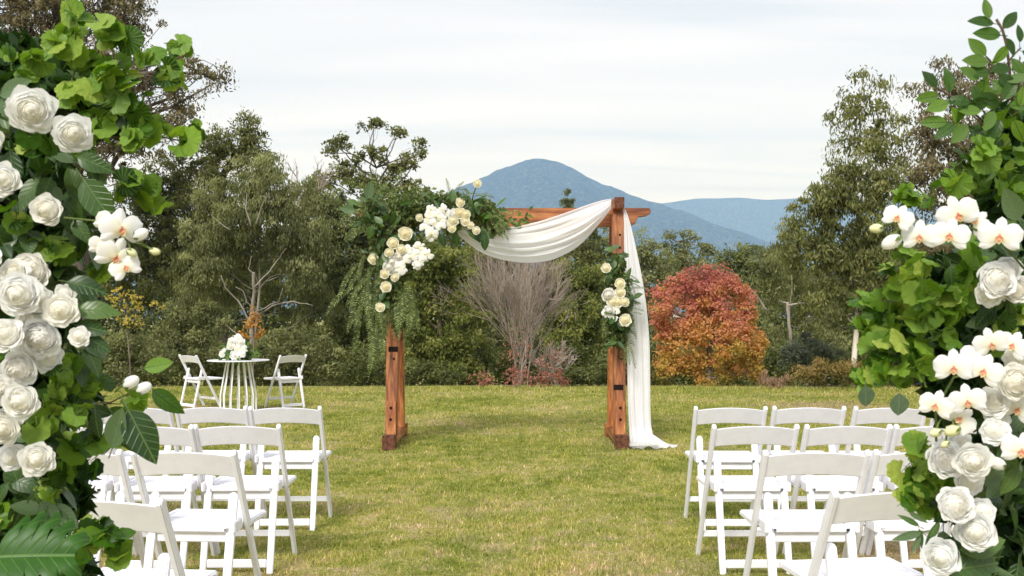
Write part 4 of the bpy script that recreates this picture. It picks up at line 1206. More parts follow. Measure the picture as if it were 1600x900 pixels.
def fan_mesh(seed, lobes=7, cup=.2):
    rg = random.Random(seed); mb = MB(); NA, NR = 28, 4
    ph = rg.uniform(0, 6); span = rad(rg.uniform(128, 158))
    vs, fs = [(0, 0, 0)], []
    for i in range(NA + 1):
        t = -span + 2 * span * i / NA
        ed = 1 + .055 * math.cos(t * lobes * 1.35 + ph) + .03 * math.cos(t * 17 + ph) - .12 * math.cos(t) ** 8 * rg.choice((1, 1, .2)) - .10 * abs(t / span) ** 3
        for j in range(1, NR + 1):
            r = .62 * ed * j / NR
            z = cup * r * r + .028 * math.cos(t * lobes + ph) * (j / NR) ** 2 - .1 * r + .035 * math.sin(2 * t + ph) * r
            vs.append((r * math.sin(t), .10 + r * math.cos(t) * .95, z))
    vs[0] = (0, .06, 0)
    for i in range(NA):
        a, b = 1 + i * NR, 1 + (i + 1) * NR
        fs.append((0, b, a))
        for j in range(NR - 1): fs.append((a + j, b + j, b + j + 1, a + j + 1))
    mb.poly(vs, fs)
    mb.tube([(0, -.62, -.16), (0, -.2, -.05), (0, .06, -.005)], [.020, .018, .014], 4)
    return mb.mesh("fan_leaf", M['fan'], 0, smooth=True)


fan_me = [fan_mesh(i, 6 + i % 3, (.22, .05, -.12, .34, .14)[i]) for i in range(5)]
ov = lambda w, p=.8: (lambda v: w * math.sin(PI * min(1, max(0, v)) ** p) ** .85 + .002)
ovate_me = [leaf_mesh("ovate_leaf", M['ovate'], ov(.27), bend=b, fold=f) for b, f in ((.2, .25), (-.1, .3), (.4, .12))]
sprig_me = [leaf_mesh("sprig_leaf", M['sprig'], ov(.25, .85), bend=b, fold=.2) for b in (.12, .3, -.05)]
narrow_me = [leaf_mesh("pointed_leaf", M['ovate'], ov(.13, .75), bend=b, fold=.3) for b in (.2, -.1)]
round_me = [leaf_mesh("round_leaf", M['grey_leaf'], ov(.46, .95), bend=.1, fold=.1)]


def monstera_mesh():
    mb = MB(); N = 64

    def edge(t):
        a = abs(t)
        r = .56 * (1 - .30 * (a / PI) ** 2) * (1 + .30 * max(0, math.cos(t)) ** 3)
        return r
    for sgn in (-1, 1):
        # fingers of the blade from midrib outward, gaps between them
        nf = 6
        for k in range(nf):
            v0, v1 = k / nf, (k + 1) / nf

            def fn(u, v, v0=v0, v1=v1, k=k):
                q = v0 + (v1 - v0) * v
                g0 = .30 + .16 * ((k * 7 + (3 if sgn > 0 else 0)) % 3)
                gap = 0.0 if u < g0 else min(.85, ((u - g0) / (1 - g0)) ** .5 * .62)
                qq = v0 + (v1 - v0) * (.5 + (v - .5) * (1 - gap * .62))
                y = 1.0 * qq - .05 + u * .22 * (1 - qq * .4) - .08 * (1 - qq) * u
                w = .60 * math.sin(PI * (.13 + .80 * qq)) ** .7 * (1 - .22 * (abs(v - .5) * 2) ** 2 * (u > .7))
                if k == 0: y -= u * .20
                x = sgn * (u * w)
                z = .10 * math.sin(u * 2.2) - .22 * y * y + .015 * math.sin(v * PI) * u - .12 * u * u
                return (x, y, z)
            mb.poly(*grid(fn, 8, 5))
    mb.tube([(0, -.5, -.1), (0, 0, -.015), (0, .5, -.06), (0, .95, -.2)], [.022, .018, .012, .004], 6)
    return mb.mesh("monstera_leaf", M['monstera'], 0, smooth=True)


monstera_me = monstera_mesh()


def frame(pos, ydir, zdir, s, sx=1.0):
    y = Vector(ydir).normalized(); z = Vector(zdir); z = (z - y * z.dot(y))
    if z.length < 1e-4: z = y.orthogonal()
    z.normalize(); x = y.cross(z)
    m = Matrix.Identity(4)
    for i in range(3): m[i][0], m[i][1], m[i][2], m[i][3] = x[i] * s * sx, y[i] * s, z[i] * s, pos[i]
    return m


def face(pos, zdir, s, spin=0):
    z = Vector(zdir).normalized(); up = Vector((math.sin(spin), 0, math.cos(spin)))
    return frame(pos, up, z, s) if abs(z.dot(up)) < .98 else frame(pos, (1, 0, .1), z, s)


class Arr:
    """a floral arrangement: flowers and leaves are parts, placed in its own coordinates"""
    def __init__(s, name, label, cat, base, group=None):
        s.o = thing(name, label, cat, base, 0, group); s.b = Vector(base); s.rachis = MB(); s.cnt = {}; s.over = {}

    def put(s, name, me, Mx):
        Mx = Mx.copy(); Mx.translation = Mx.translation - s.b
        s.cnt[name] = s.cnt.get(name, 0) + 1
        if s.cnt[name] > 296:
            s.over.setdefault(name, []).append((me, Mx)); return None
        return link(name, me, s.o, Mx)

    def flower(s, kind, px, py, r, D, tilt=(0, 0), spin=None):
        me, nm = {'rose': (rose_me, 'rose'), 'peony': (peony_me, 'peony'), 'gard': (gard_me, 'gardenia'), 'cream': (cream_me, 'cream_rose'), 'white': (smallwhite_me, 'white_bloom'), 'orchid': (orchid_me, 'orchid')}[kind]
        c = P(px, py, D); k = D / FPX
        z = (Vector((0, 0, EYE)) - c).normalized() + Vector((tilt[0], 0, tilt[1])) + Vector((random.uniform(-.15, .15), 0, random.uniform(-.05, .2)))
        Mx = face(c, z, r * k, random.uniform(-3, 3) if spin is None else spin)
        o = s.put(nm, random.choice(me), Mx)
        if kind == 'orchid': link("lip", lip_me, o, Matrix.Identity(4))
        return o

    def stem(s, pts, r, n=5, mtl='stem'):
        MB().tube([p - s.b for p in pts], r, n).build("stem", M[mtl], s.o, smooth=True)

    def bud(s, px, py, r, D, to=None, green=True):
        c = P(px, py, D); k = D / FPX
        d = Vector((random.uniform(-.4, .4), -.3, random.uniform(-.2, .6)))
        if to: d = c - P(to[0], to[1], D + .03)
        o = s.put("bud", bud_g if green else bud_w, frame(c, Vector((0, 1, .3)), d, r * k * .85))
        link("calyx", calyx_me, o, Matrix.Identity(4))
        if to: s.stem([P(to[0], to[1], D + .03), P(to[0], to[1], D + .03).lerp(c, .5) + Vector((0, 0, .004)), c], 1.6 * k)

    def leaf(s, me, nm, px, py, ang, ln, D, face_=(0, -1, .35), roll=.3, toward=0.0, mid=False):
        """ang: direction of the leaf on the picture, degrees from right, counter-clockwise"""
        k = D / FPX; a = rad(ang)
        yd = Vector((math.cos(a), toward, math.sin(a)))
        zd = Vector(face_) + Vector((random.uniform(-roll, roll), 0, random.uniform(-roll, roll)))
        return s.put(nm, me, frame(P(px, py, D) - yd.normalized() * (ln * k * .5 if mid else 0), yd, zd, ln * k))

    def blob(s, mes, nm, px, py, r, n, ln, D, out=(0, 0, 0), spread=1.25, fwd=.5, droop=.3, depth=1.0):
        k = D / FPX; c = P(px, py, D)
        for i in range(n):
            d = Vector((random.gauss(0, 1), random.gauss(0, 1), random.gauss(0, 1))).normalized()
            if d.y > 0 and random.random() < .8: d.y = -d.y
            p = c + Vector((d.x, d.y * 1.3 * depth, d.z)) * (r * k * random.uniform(.3, 1.3))
            zd = Vector((d.x * .7, -fwd + d.y * .4, d.z * .6 + .35)) + Vector((random.gauss(0, .38), random.gauss(0, .3), random.gauss(0, .38))) * spread
            yd = Vector((d.x, random.uniform(-.5, .1), d.z - droop)) + Vector(out) + Vector((random.gauss(0, .35), random.gauss(0, .3), random.gauss(0, .35)))
            s.put(nm, random.choice(mes), frame(p - yd.normalized() * ln * k * .45, yd, zd, ln * k * random.uniform(.55, 1.2)))

    def filler(s, cents, n, ln, w, mtl='filler', nm='foliage', name_kind='stuff', sharp=.9):
        Cs = []
        wts = np.array([c[3] ** 2 for c in cents], float); wts /= wts.sum()
        idx = RNG.choice(len(cents), n, p=wts)
        A = np.array([tuple(P(c[0], c[1], c[2])) for c in cents]); Rr = np.array([c[3] * c[2] / FPX for c in cents])
        d = unit(RNG.normal(size=(n, 3))) * (RNG.random(n) ** (1 / 2.4) * sharp)[:, None]
        Cc = A[idx] + d * Rr[idx][:, None]
        V, F = leaf_quads(Cc, RNG.normal(size=(n, 3)) + d * .8, RNG.normal(size=(n, 3)) + d, ln * (0.7 + .6 * RNG.random(n)), w * (0.7 + .6 * RNG.random(n)))
        o = link(nm, npmesh(nm, V - np.array(s.b), F, M[mtl], tint=np.repeat(np.clip(RNG.normal(.4, .25, n), 0, 1), 4)), s.o)
        o['kind'] = 'stuff'; return o

    def fern(s, px, py, ang, ln, D, n=14, mtl='archleaf', curve=-.6, width=.28, bag=None):
        n = int(n * 1.5); width *= .5; ln *= .85
        """arching frond: a rachis with paired leaflets, gathered into one mesh per arrangement"""
        k = D / FPX; p = P(px, py, D); a = rad(ang); d = Vector((math.cos(a), random.uniform(-.4, .1), math.sin(a))).normalized(); st = ln * k / n
        pts = [p]
        for i in range(n):
            d = (d + Vector((0, 0, curve / n)) + Vector((random.gauss(0, .02),) * 3)).normalized(); p = p + d * st; pts.append(p)
            sd = d.cross(Vector((0, -1, .2))).normalized(); wv = width * ln * k * math.sin(PI * (.12 + .85 * i / n))
            for sg in (-1, 1):
                ax = (sd * sg + d * .7 + Vector((0, random.uniform(-.3, .3), 0))).normalized()
                bag.append((p + ax * wv / 2, ax, Vector((random.gauss(0, .3), -1, random.gauss(.2, .3))), wv, max(.16 * wv, st * .5), random.random()))
        s.rachis.tube([q - s.b for q in pts[::3]], .003, 3)

    def bagmesh(s, bag, mtl, nm):
        Cc = np.array([tuple(b[0]) for b in bag]); A = np.array([tuple(b[1]) for b in bag]); N = np.array([tuple(b[2]) for b in bag])
        V, F = leaf_quads(Cc, A, N, np.array([b[3] for b in bag]), np.array([b[4] for b in bag]))
        o = link(nm, npmesh(nm, V - np.array(s.b), F, M[mtl], tint=np.repeat(np.array([b[5] for b in bag]), 4)), s.o); o['kind'] = 'stuff'

    def end(s, mtl='stem'):
        for name, lst in s.over.items():
            Vs, Fs, Ti, n0 = [], [], [], 0
            for me, Mx in lst:
                tv = random.random()
                for p in me.polygons:
                    ids = list(p.vertices)
                    if len(ids) == 3: ids = [ids[0], ids[1], ids[2], ids[2]]
                    Fs.append([i + n0 for i in ids[:4]])
                Vs += [tuple(Mx @ v.co) for v in me.vertices]; Ti += [tv] * len(me.vertices); n0 += len(me.vertices)
            tri = [(a, b, c) for a, b, c, d in Fs] + [(a, c, d) for a, b, c, d in Fs if d != c]
            link(name, npmesh(name, Vs, tri, M['mass_' + name], tint=Ti, smooth=True), s.o)['kind'] = 'stuff'
        if s.rachis.v: s.rachis.build("fern_stems", M[mtl], s.o, smooth=True)['kind'] = 'stuff'


# ---- left column
DL = 1.72
A1 = Arr("flower_column", "tall column of ivory roses, orchids and bright green leaves at the left edge", "flower column", (-0.95, 1.95, 0), 'floral columns framing the aisle')
MB().tube([(0, 0, 0), (0, 0, 1.62)], .018, 10).build("pole", M['steel'], A1.o)
MB().tube([(0, 0, 0), (0, 0, .015)], .2, 32).build("base_plate", M['steel'], A1.o)
D0 = 1.95
A1.filler([(x, y, D0, r) for x, y, r in ((20, 130, 85), (110, 150, 60), (190, 180, 40), (20, 300, 110), (90, 330, 55), (10, 450, 110), (90, 480, 45), (20, 600, 110), (100, 620, 55), (20, 760, 120), (90, 780, 50), (10, 900, 110), (60, 950, 110), (-10, 1060, 110), (20, 1200, 110), (20, 1350, 110), (-60, 250, 110), (-60, 500, 110), (-60, 750, 110))],
          16000, .055, .026)
fb = [(125, 30, 22, 7), (112, 62, 26, 6), (175, 52, 28, 9), (205, 60, 16, 4), (16, 88, 22, 4), (92, 78, 24, 7), (60, 95, 24, 6), (140, 100, 30, 11), (170, 130, 34, 12), (200, 110, 22, 6), (235, 95, 20, 6), (285, 82, 18, 7), (268, 112, 20, 6),
      (120, 150, 30, 9), (210, 165, 34, 12), (170, 190, 34, 10), (235, 205, 26, 8), (290, 222, 22, 7), (312, 205, 12, 4), (262, 200, 16, 5), (215, 225, 24, 6), (45, 125, 26, 6), (130, 215, 26, 6),
      (235, 305, 24, 9), (212, 285, 16, 5), (250, 325, 12, 3), (196, 300, 18, 4), (30, 350, 24, 5), (110, 395, 26, 6), (160, 320, 18, 4), (150, 420, 22, 5), (78, 392, 26, 6),
      (105, 585, 34, 13), (140, 605, 28, 9), (92, 625, 26, 8), (118, 650, 34, 9), (70, 670, 24, 6), (222, 630, 16, 3), (150, 690, 16, 5), (125, 700, 24, 8), (140, 730, 14, 4), (100, 735, 24, 8), (88, 770, 22, 7),
      (150, 825, 22, 8), (178, 840, 22, 7), (190, 865, 16, 5), (135, 850, 22, 6), (10, 560, 24, 4), (20, 800, 30, 6), (110, 880, 26, 7)]
for x, y, r, n in fb:
    A1.blob(fan_me, "fan_leaf", x, y, r, max(3, int(n * 1.2)), 34, DL + random.uniform(-.02, .08) + (.05 if x > 230 else 0), out=(.5 if x > 150 else 0, 0, .1))
A1.blob(fan_me[:3], "fan_leaf", 60, 236, 24, 22, 28, 1.66, droop=.9)
ob_ = [(118, 310, 38, 12), (130, 350, 34, 9), (60, 285, 30, 7), (25, 210, 30, 6), (40, 375, 36, 9), (20, 400, 28, 6), (105, 430, 30, 9), (125, 470, 24, 6), (80, 440, 26, 6), (150, 380, 26, 6), (95, 250, 26, 5), (60, 555, 24, 5), (130, 560, 30, 6),
       (60, 690, 30, 8), (85, 660, 24, 6), (160, 650, 30, 7), (30, 760, 34, 8), (70, 760, 28, 7), (75, 800, 26, 6), (100, 860, 28, 7), (40, 900, 40, 7), (10, 160, 30, 5), (150, 270, 22, 4)]
for x, y, r, n in ob_: A1.blob(ovate_me, "ovate_leaf", x, y, r, n, 52, DL + random.uniform(.0, .09), droop=.5)
for x, y, an, ln in ((45, 175, 160, 70), (0, 150, 20, 60), (120, 245, -20, 55), (15, 235, -80, 60), (130, 280, -55, 85), (105, 440, -8, 60), (50, 490, 180, 40), (72, 488, 10, 50), (120, 508, -12, 50), (128, 525, -20, 46), (120, 485, 5, 62), (200, 640, -60, 95), (175, 700, 70, 70)):
    A1.leaf(random.choice(ovate_me), "ovate_leaf", x, y, an, ln, 1.63, toward=-.1)
for x, y, an, ln in ((180, 650, -45, 90), (172, 700, 45, 60), (238, 608, -40, 60), (225, 575, 10, 50)):
    A1.leaf(random.choice(sprig_me), "sprig_leaf", x, y, an, ln, 1.66, toward=-.1)
A1.put("monstera_leaf", monstera_me, frame(P(-22, 872, 1.56), (1, -.05, .12), (.1, -.8, .62), .142, .98))
# roses and orchids
for kind, x, y, r, dd in (('rose', 50, 172, 40, .0), ('rose', 115, 208, 34, .02), ('rose', 4, 280, 30, 0), ('rose', 71, 328, 28, .02), ('peony', 45, 425, 36, .05), ('rose', 28, 460, 38, -.02), ('gard', 94, 485, 32, 0), ('gard', 123, 526, 20, .01),
                          ('rose', 8, 522, 32, -.02), ('peony', 62, 530, 37, .02), ('peony', 28, 578, 34, .01), ('rose', 30, 628, 34, -.01), ('rose', 2, 672, 30, .01), ('rose', 57, 719, 31, -.02), ('gard', 18, 715, 26, .05), ('peony', 5, 610, 30, .06), ('gard', 75, 560, 26, .05), ('gard', 62, 468, 24, .04), ('rose', 48, 500, 26, .03), ('gard', 40, 552, 24, .03), ('peony', 20, 648, 24, .04), ('gard', 10, 435, 24, .03), ('gard', 100, 460, 20, .04), ('rose', 22, 425, 24, .02), ('rose', -30, 400, 36, 0), ('rose', -35, 620, 36, 0), ('peony', -40, 760, 34, .02), ('rose', -30, 220, 34, 0)):
    A1.flower(kind, x, y, r * random.uniform(.78, .92), 1.60 + dd, tilt=(.15 if x > 60 else 0, 0))
for x, y, r, sp in ((190, 358, 36, 0), (172, 352, 26, .6), (182, 402, 34, .4), (196, 418, 26, -.5), (160, 385, 22, .2)):
    A1.flower('orchid', x, y, r, 1.60, tilt=(.25, 0), spin=sp)
A1.stem([P(x, y, 1.63) for x, y in ((243, 392), (215, 380), (190, 370), (150, 345), (100, 340))], .002)
A1.bud(220, 366, 12, 1.60, (196, 380), False); A1.bud(206, 395, 8, 1.6, (196, 375)); A1.bud(242, 393, 8, 1.6, (206, 378))
A1.bud(205, 597, 13, 1.62, (180, 612), False); A1.bud(225, 606, 12, 1.6, (195, 618), False)
for pth, r in (([(60, 240), (130, 190), (200, 160), (250, 105), (290, 85)], 3), ([(80, 250), (170, 215), (240, 212), (310, 225)], 2.6), ([(100, 170), (120, 100), (128, 30)], 2.6), ([(100, 330), (180, 310), (240, 300)], 2.2), ([(80, 660), (150, 640), (195, 618), (225, 615)], 2.4), ([(60, 800), (130, 820), (185, 855)], 2.4)):
    A1.stem([P(x, y, 1.80) for x, y in pth], r * .9 / FPX, 5, 'twig')
A1.end('twig')

# ---- right column
A2 = Arr("flower_column", "tall column of orchids, peonies and green sprigs at the right edge", "flower column", (1.02, 1.95, 0), 'floral columns framing the aisle')
MB().tube([(0, 0, 0), (0, 0, 1.62)], .018, 10).build("pole", M['steel'], A2.o)
MB().tube([(0, 0, 0), (0, 0, .015)], .2, 32).build("base_plate", M['steel'], A2.o)
A2.filler([(x, y, D0, r) for x, y, r in ((1580, 220, 60), (1600, 320, 80), (1570, 420, 80), (1480, 440, 50), (1440, 520, 60), (1520, 520, 80), (1590, 600, 90), (1500, 620, 60), (1580, 740, 80), (1520, 780, 60), (1590, 860, 80), (1540, 880, 60), (1590, 1000, 100), (1590, 1150, 100), (1590, 1330, 100), (1660, 300, 90), (1680, 550, 100), (1680, 800, 100))],
          13000, .055, .026)
fb = [(1545, 215, 20, 8), (1530, 240, 26, 10), (1500, 262, 22, 9), (1555, 235, 20, 8), (1490, 285, 16, 5), (1530, 285, 26, 8), (1570, 270, 24, 7), (1595, 240, 22, 6), (1560, 305, 22, 6), (1592, 305, 22, 5), (1408, 310, 18, 12), (1445, 312, 14, 3),
      (1405, 400, 18, 7), (1382, 425, 16, 5), (1430, 420, 20, 8), (1395, 455, 20, 6), (1350, 470, 14, 6), (1342, 508, 14, 6), (1370, 500, 20, 8), (1400, 490, 24, 9), (1440, 460, 26, 9), (1435, 500, 26, 9), (1475, 450, 26, 8), (1480, 490, 26, 8), (1510, 470, 22, 7), (1465, 530, 26, 8),
      (1385, 535, 22, 9), (1420, 545, 24, 9), (1360, 555, 18, 6), (1352, 590, 14, 7), (1380, 580, 20, 9), (1405, 590, 18, 7), (1440, 580, 22, 6), (1520, 440, 20, 5), (1590, 480, 22, 6), (1570, 500, 20, 5), (1548, 540, 16, 4), (1520, 395, 18, 4),
      (1425, 695, 14, 6), (1440, 715, 18, 8), (1418, 745, 16, 8), (1440, 750, 22, 9), (1425, 775, 16, 7), (1455, 785, 22, 8), (1470, 745, 20, 5), (1445, 800, 14, 5)]
for x, y, r, n in fb:
    A2.blob(fan_me, "fan_leaf", x, y, r, max(3, int(n * 1.1)), 33, DL + random.uniform(-.02, .08) + (.04 if x < 1420 else 0), out=(-.5 if x < 1480 else 0, 0, .1))
ob_ = [(1590, 350, 24, 6), (1540, 395, 30, 7), (1585, 410, 26, 5), (1560, 480, 30, 6), (1530, 530, 24, 5), (1540, 690, 34, 8), (1585, 760, 34, 8), (1500, 690, 26, 5), (1560, 800, 34, 7), (1590, 860, 34, 7), (1540, 870, 34, 8), (1500, 860, 26, 6), (1520, 900, 34, 8), (1590, 660, 26, 4), (1480, 420, 26, 5), (1570, 600, 24, 4)]
for x, y, r, n in ob_: A2.blob(ovate_me, "ovate_leaf", x, y, r, n, 50, DL + random.uniform(.0, .09), droop=.5)
# airy sprig at the top: leaf centres and directions read off the photograph
spr = [(735, 92, 100, 30), (760, 110, 172, 36), (792, 165, 175, 38), (800, 135, 50, 32), (818, 178, -60, 28), (822, 215, 235, 30), (737, 290, 178, 38), (722, 262, 135, 34), (740, 340, 178, 38), (692, 370, 160, 36), (492, 410, 130, 30), (552, 432, 95, 34), (500, 448, 190, 32),
       (550, 480, 200, 36), (542, 572, 180, 36), (575, 580, 215, 36), (636, 585, 225, 38), (560, 500, -60, 30), (660, 400, -70, 30), (740, 330, 10, 32), (780, 350, -40, 34), (815, 380, 10, 30), (880, 200, 90, 26), (890, 240, -20, 28), (895, 350, 120, 28), (895, 370, 200, 24), (700, 440, -30, 34), (740, 470, 200, 36), (650, 480, 170, 34), (800, 470, 60, 34), (830, 500, 10, 36), (760, 520, 240, 34), (700, 520, 180, 34),
       (850, 560, -60, 36), (790, 560, -120, 34), (880, 500, 80, 30), (620, 470, -100, 30), (840, 440, 140, 30)]
for x, y, an, ln in spr:
    A2.leaf(random.choice(sprig_me), "sprig_leaf", 1300 + x / 3, y / 3, an, ln * 1.16, 1.70, face_=(0, -1, .1), roll=.35, toward=random.uniform(-.25, .1))
for pth, r in (([(860, 560), (838, 400), (830, 300), (818, 210), (800, 140), (770, 90)], 2.2), ([(820, 300), (850, 260), (885, 225)], 1.5), ([(840, 420), (780, 345), (740, 290)], 1.6), ([(850, 600), (700, 560), (600, 480), (510, 420)], 1.8), ([(640, 520), (560, 560)], 1.4), ([(740, 620), (680, 560), (560, 450)], 1.5), ([(836, 380), (890, 360)], 1.3), ([(750, 300), (720, 262)], 1.0)):
    A2.stem([P(1300 + x / 3, y / 3, 1.76) for x, y in pth], r * 1.75 / FPX, 5, 'twig')
A2.blob(sprig_me, "sprig_leaf", 1540, 165, 26, 8, 36, 1.78); A2.blob(sprig_me, "sprig_leaf", 1585, 170, 22, 7, 36, 1.78)
for x, y, an, ln in ((1392, 602, 200, 0), (1405, 614, -90, 36), (1352, 602, -85, 34)):
    if ln: A2.leaf(round_me[0], "round_leaf", x, y, an, ln, 1.63)
for x, y, an, ln in ((1440, 832, 195, 50), (1436, 822, 150, 36), (1436, 826, -80, 34), (1438, 836, -115, 32), (1448, 838, -45, 40), (1468, 815, -120, 44), (1420, 800, -30, 34)):
    A2.leaf(random.choice(narrow_me), "pointed_leaf", x, y, an, ln, 1.62, face_=(0, -1, .2))
for x, y, an, ln in ((1592, 345, 120, 60), (1598, 390, 150, 50), (1500, 860, 15, 75), (1480, 892, 10, 90), (1560, 700, -60, 60), (1575, 340, -80, 55), (1540, 760, 60, 50), (1590, 730, 240, 50)):
    A2.leaf(random.choice(ovate_me), "ovate_leaf", x, y, an, ln, 1.64, toward=-.1)
for x, y, r, sp, dd in ((1403, 340, 26, .5, 0), (1437, 370, 30, 0, 0), (1484, 368, 32, .2, -.02), (1497, 336, 34, -.4, .01), (1525, 345, 26, .9, .03), (1562, 370, 35, .1, 0), (1490, 575, 32, 0, -.02), (1537, 580, 32, .4, -.02), (1549, 538, 28, -.3, .01), (1582, 540, 28, .5, .01), (1462, 634, 28, .3, -.01), (1512, 628, 30, -.2, -.03), (1500, 655, 28, .9, 0), (1597, 705, 34, .2, -.01), (1590, 640, 28, .4, .03), (1520, 560, 24, .8, .02)):
    A2.flower('orchid', x, y, r, 1.60 + dd, tilt=(-.2 if x < 1450 else 0, 0), spin=sp)
for kind, x, y, r, dd in (('peony', 1560, 435, 36, .03), ('peony', 1585, 450, 28, .06), ('rose', 1552, 628, 26, .03), ('peony', 1590, 596, 34, 0), ('gard', 1592, 560, 28, .04), ('gard', 1554, 674, 27, .02), ('rose', 1522, 722, 31, -.02), ('peony', 1480, 716, 32, .03), ('peony', 1495, 788, 36, -.01), ('gard', 1534, 800, 24, .03),
                          ('rose', 1640, 500, 36, 0), ('peony', 1650, 650, 36, 0), ('gard', 1560, 655, 24, .05), ('gard', 1500, 690, 22, .05), ('gard', 1515, 755, 24, .04), ('peony', 1575, 420, 24, .05), ('gard', 1545, 460, 24, .05), ('gard', 1575, 615, 26, .04)):
    A2.flower(kind, x, y, r * random.uniform(.82, .95), 1.60 + dd, tilt=(0, 0))
A2.flower('rose', 1524, 832, 31, 1.60, tilt=(0, -.9), spin=0); A2.flower('rose', 1469, 871, 30, 1.60, tilt=(-.3, -.9), spin=0)
A2.stem([P(x, y, 1.63) for x, y in ((1369, 352), (1400, 330), (1445, 352), (1500, 350), (1560, 372), (1600, 420))], .0022)
A2.stem([P(x, y, 1.63) for x, y in ((1463, 690), (1462, 640), (1490, 590), (1540, 575), (1600, 580))], .0022)
A2.bud(1369, 357, 10, 1.6, (1395, 350)); A2.bud(1393, 378, 15, 1.59, (1405, 358), False); A2.bud(1462, 676, 9, 1.58, (1470, 655)); A2.bud(1488, 673, 12, 1.58, (1490, 655)); A2.bud(1477, 694, 7, 1.58, (1482, 670)); A2.bud(1558, 724, 13, 1.6, (1545, 712), False)
A2.end('stem')

# ---- arch arrangement, left corner
A3 = Arr("floral_corner", "trailing arrangement of white orchids, cream roses and ferns over the left arch corner", "flowers", tuple(P(625, 420, 10.1)))
Df = 10.05
bag = []
for x, y, an, ln, cv in [(600 + random.uniform(-28, 30), 330 + random.uniform(-25, 30), random.uniform(70, 250), random.uniform(38, 70), -1.0) for _ in range(46)]: A3.fern(x, y, an, ln, Df + random.uniform(-.12, .25), 12, bag=bag, curve=cv)
for i in range(24): A3.fern(600 + random.uniform(-34, 30), 440 + random.uniform(-40, 50), random.uniform(235, 300), random.uniform(45, 90), Df + random.uniform(-.1, .2), 13, bag=bag, curve=-.9, width=.2)
for i in range(11): A3.fern(560 + random.uniform(-5, 60), 420 + random.uniform(-30, 30), random.uniform(190, 260), random.uniform(50, 80), Df + random.uniform(-.1, .25), 13, bag=bag, curve=-1.0, width=.22)
for x in (578, 584, 590, 598): A3.fern(x, 500 + random.uniform(-20, 10), 268 + random.uniform(-16, 10), 95, Df - .05, 15, bag=bag, curve=-.4, width=.2)
for x in (612, 620, 626, 632, 638, 644): A3.fern(x, 455 + random.uniform(-14, 14), 272 + random.uniform(-12, 14), random.uniform(70, 100), Df - .12, 15, bag=bag, curve=-.4, width=.22)
for x in (588, 598, 606, 618, 630, 636, 642): A3.fern(x, 480 + random.uniform(-10, 10), 272 + random.uniform(-12, 10), 70 + random.uniform(-20, 12), Df - .05, 14, bag=bag, curve=-.5, width=.2)
for i in range(36): A3.fern(700 + random.uniform(-70, 60), 315 + random.uniform(-14, 20), random.uniform(15, 165), random.uniform(22, 40), Df + random.uniform(-.1, .25), 10, bag=bag, curve=-1.3)
for i in range(12): A3.fern(765 + random.uniform(-10, 10), 330 + random.uniform(-8, 12), random.uniform(-70, 25), random.uniform(35, 58), Df - .12, 11, bag=bag, curve=-.4, width=.22)
A3.bagmesh(bag, 'archleaf', 'fern_fronds')
A3.filler([(x, y, 9.98 if y > 440 else 10.12, r) for x, y, r in ((600, 345, 34), (635, 330, 36), (675, 325, 32), (715, 330, 30), (755, 335, 26), (605, 385, 30), (620, 420, 28), (612, 455, 22), (620, 480, 16), (622, 505, 12), (775, 350, 18), (580, 320, 20))], 5200, .075, .034, 'archleaf', sharp=1.0)
for x, y, r, n in ((590, 320, 26, 12), (600, 365, 28, 16), (575, 345, 18, 8), (595, 400, 26, 12), (640, 325, 26, 10), (610, 440, 22, 10), (600, 470, 16, 6), (680, 312, 22, 8), (740, 320, 24, 14), (765, 335, 20, 14), (755, 365, 14, 8), (700, 355, 16, 6), (640, 380, 18, 7)):
    A3.blob(ovate_me if random.random() < .6 else sprig_me, "ovate_leaf", x, y, r, n, 19, Df - .1, droop=.2)
for x, y, an, ln in ((556, 330, 170, 26), (560, 322, 150, 22), (575, 312, 80, 30), (706, 316, 85, 22), (690, 365, -80, 22), (712, 362, -90, 22), (730, 360, -30, 26), (748, 360, -55, 26), (757, 366, -88, 26), (625, 370, 200, 20), (585, 352, 240, 24), (648, 375, 120, 22)):
    A3.leaf(random.choice(ovate_me), "ovate_leaf", x, y, an, ln, Df - .22)
O3 = [(674, 327, 7), (689, 326, 8), (682, 338, 8), (668, 342, 8), (681, 349, 8), (690, 342, 7), (664, 357, 8), (675, 365, 9), (689, 354, 7), (672, 335, 7),
      (655, 388, 9), (648, 398, 8), (662, 398, 8), (671, 397, 7), (637, 390, 7), (655, 408, 8), (640, 402, 8), (626, 418, 10), (632, 410, 9)]
for x, y, r in O3:
    A3.flower('white', x, y, r * 1.3, Df - .26)
    A3.flower('white', x + random.uniform(-9, 9), y + random.uniform(-8, 8), r * 1.1, Df - .23)
for x, y, r in ((719, 316, 8), (718, 333, 10), (708, 345, 9), (727, 346, 8), (706, 357, 7), (744, 360, 7), (633, 365, 12), (614, 380, 10), (627, 390, 9), (583, 405, 9), (608, 395, 8), (601, 428, 8), (617, 434, 7), (603, 448, 9), (594, 480, 8), (746, 287, 7), (728, 335, 8), (655, 340, 6), (735, 352, 6)):
    A3.flower('cream', x, y, r, Df - .27)
for x, y, r in ((710, 335, 10), (612, 410, 10), (608, 418, 11), (624, 402, 9)): A3.flower('peony', x, y, r, Df - .25)
A3.stem([P(735, 320, Df - .1), P(741, 300, Df - .15), P(745, 290, Df - .24)], .006)
A3.end()
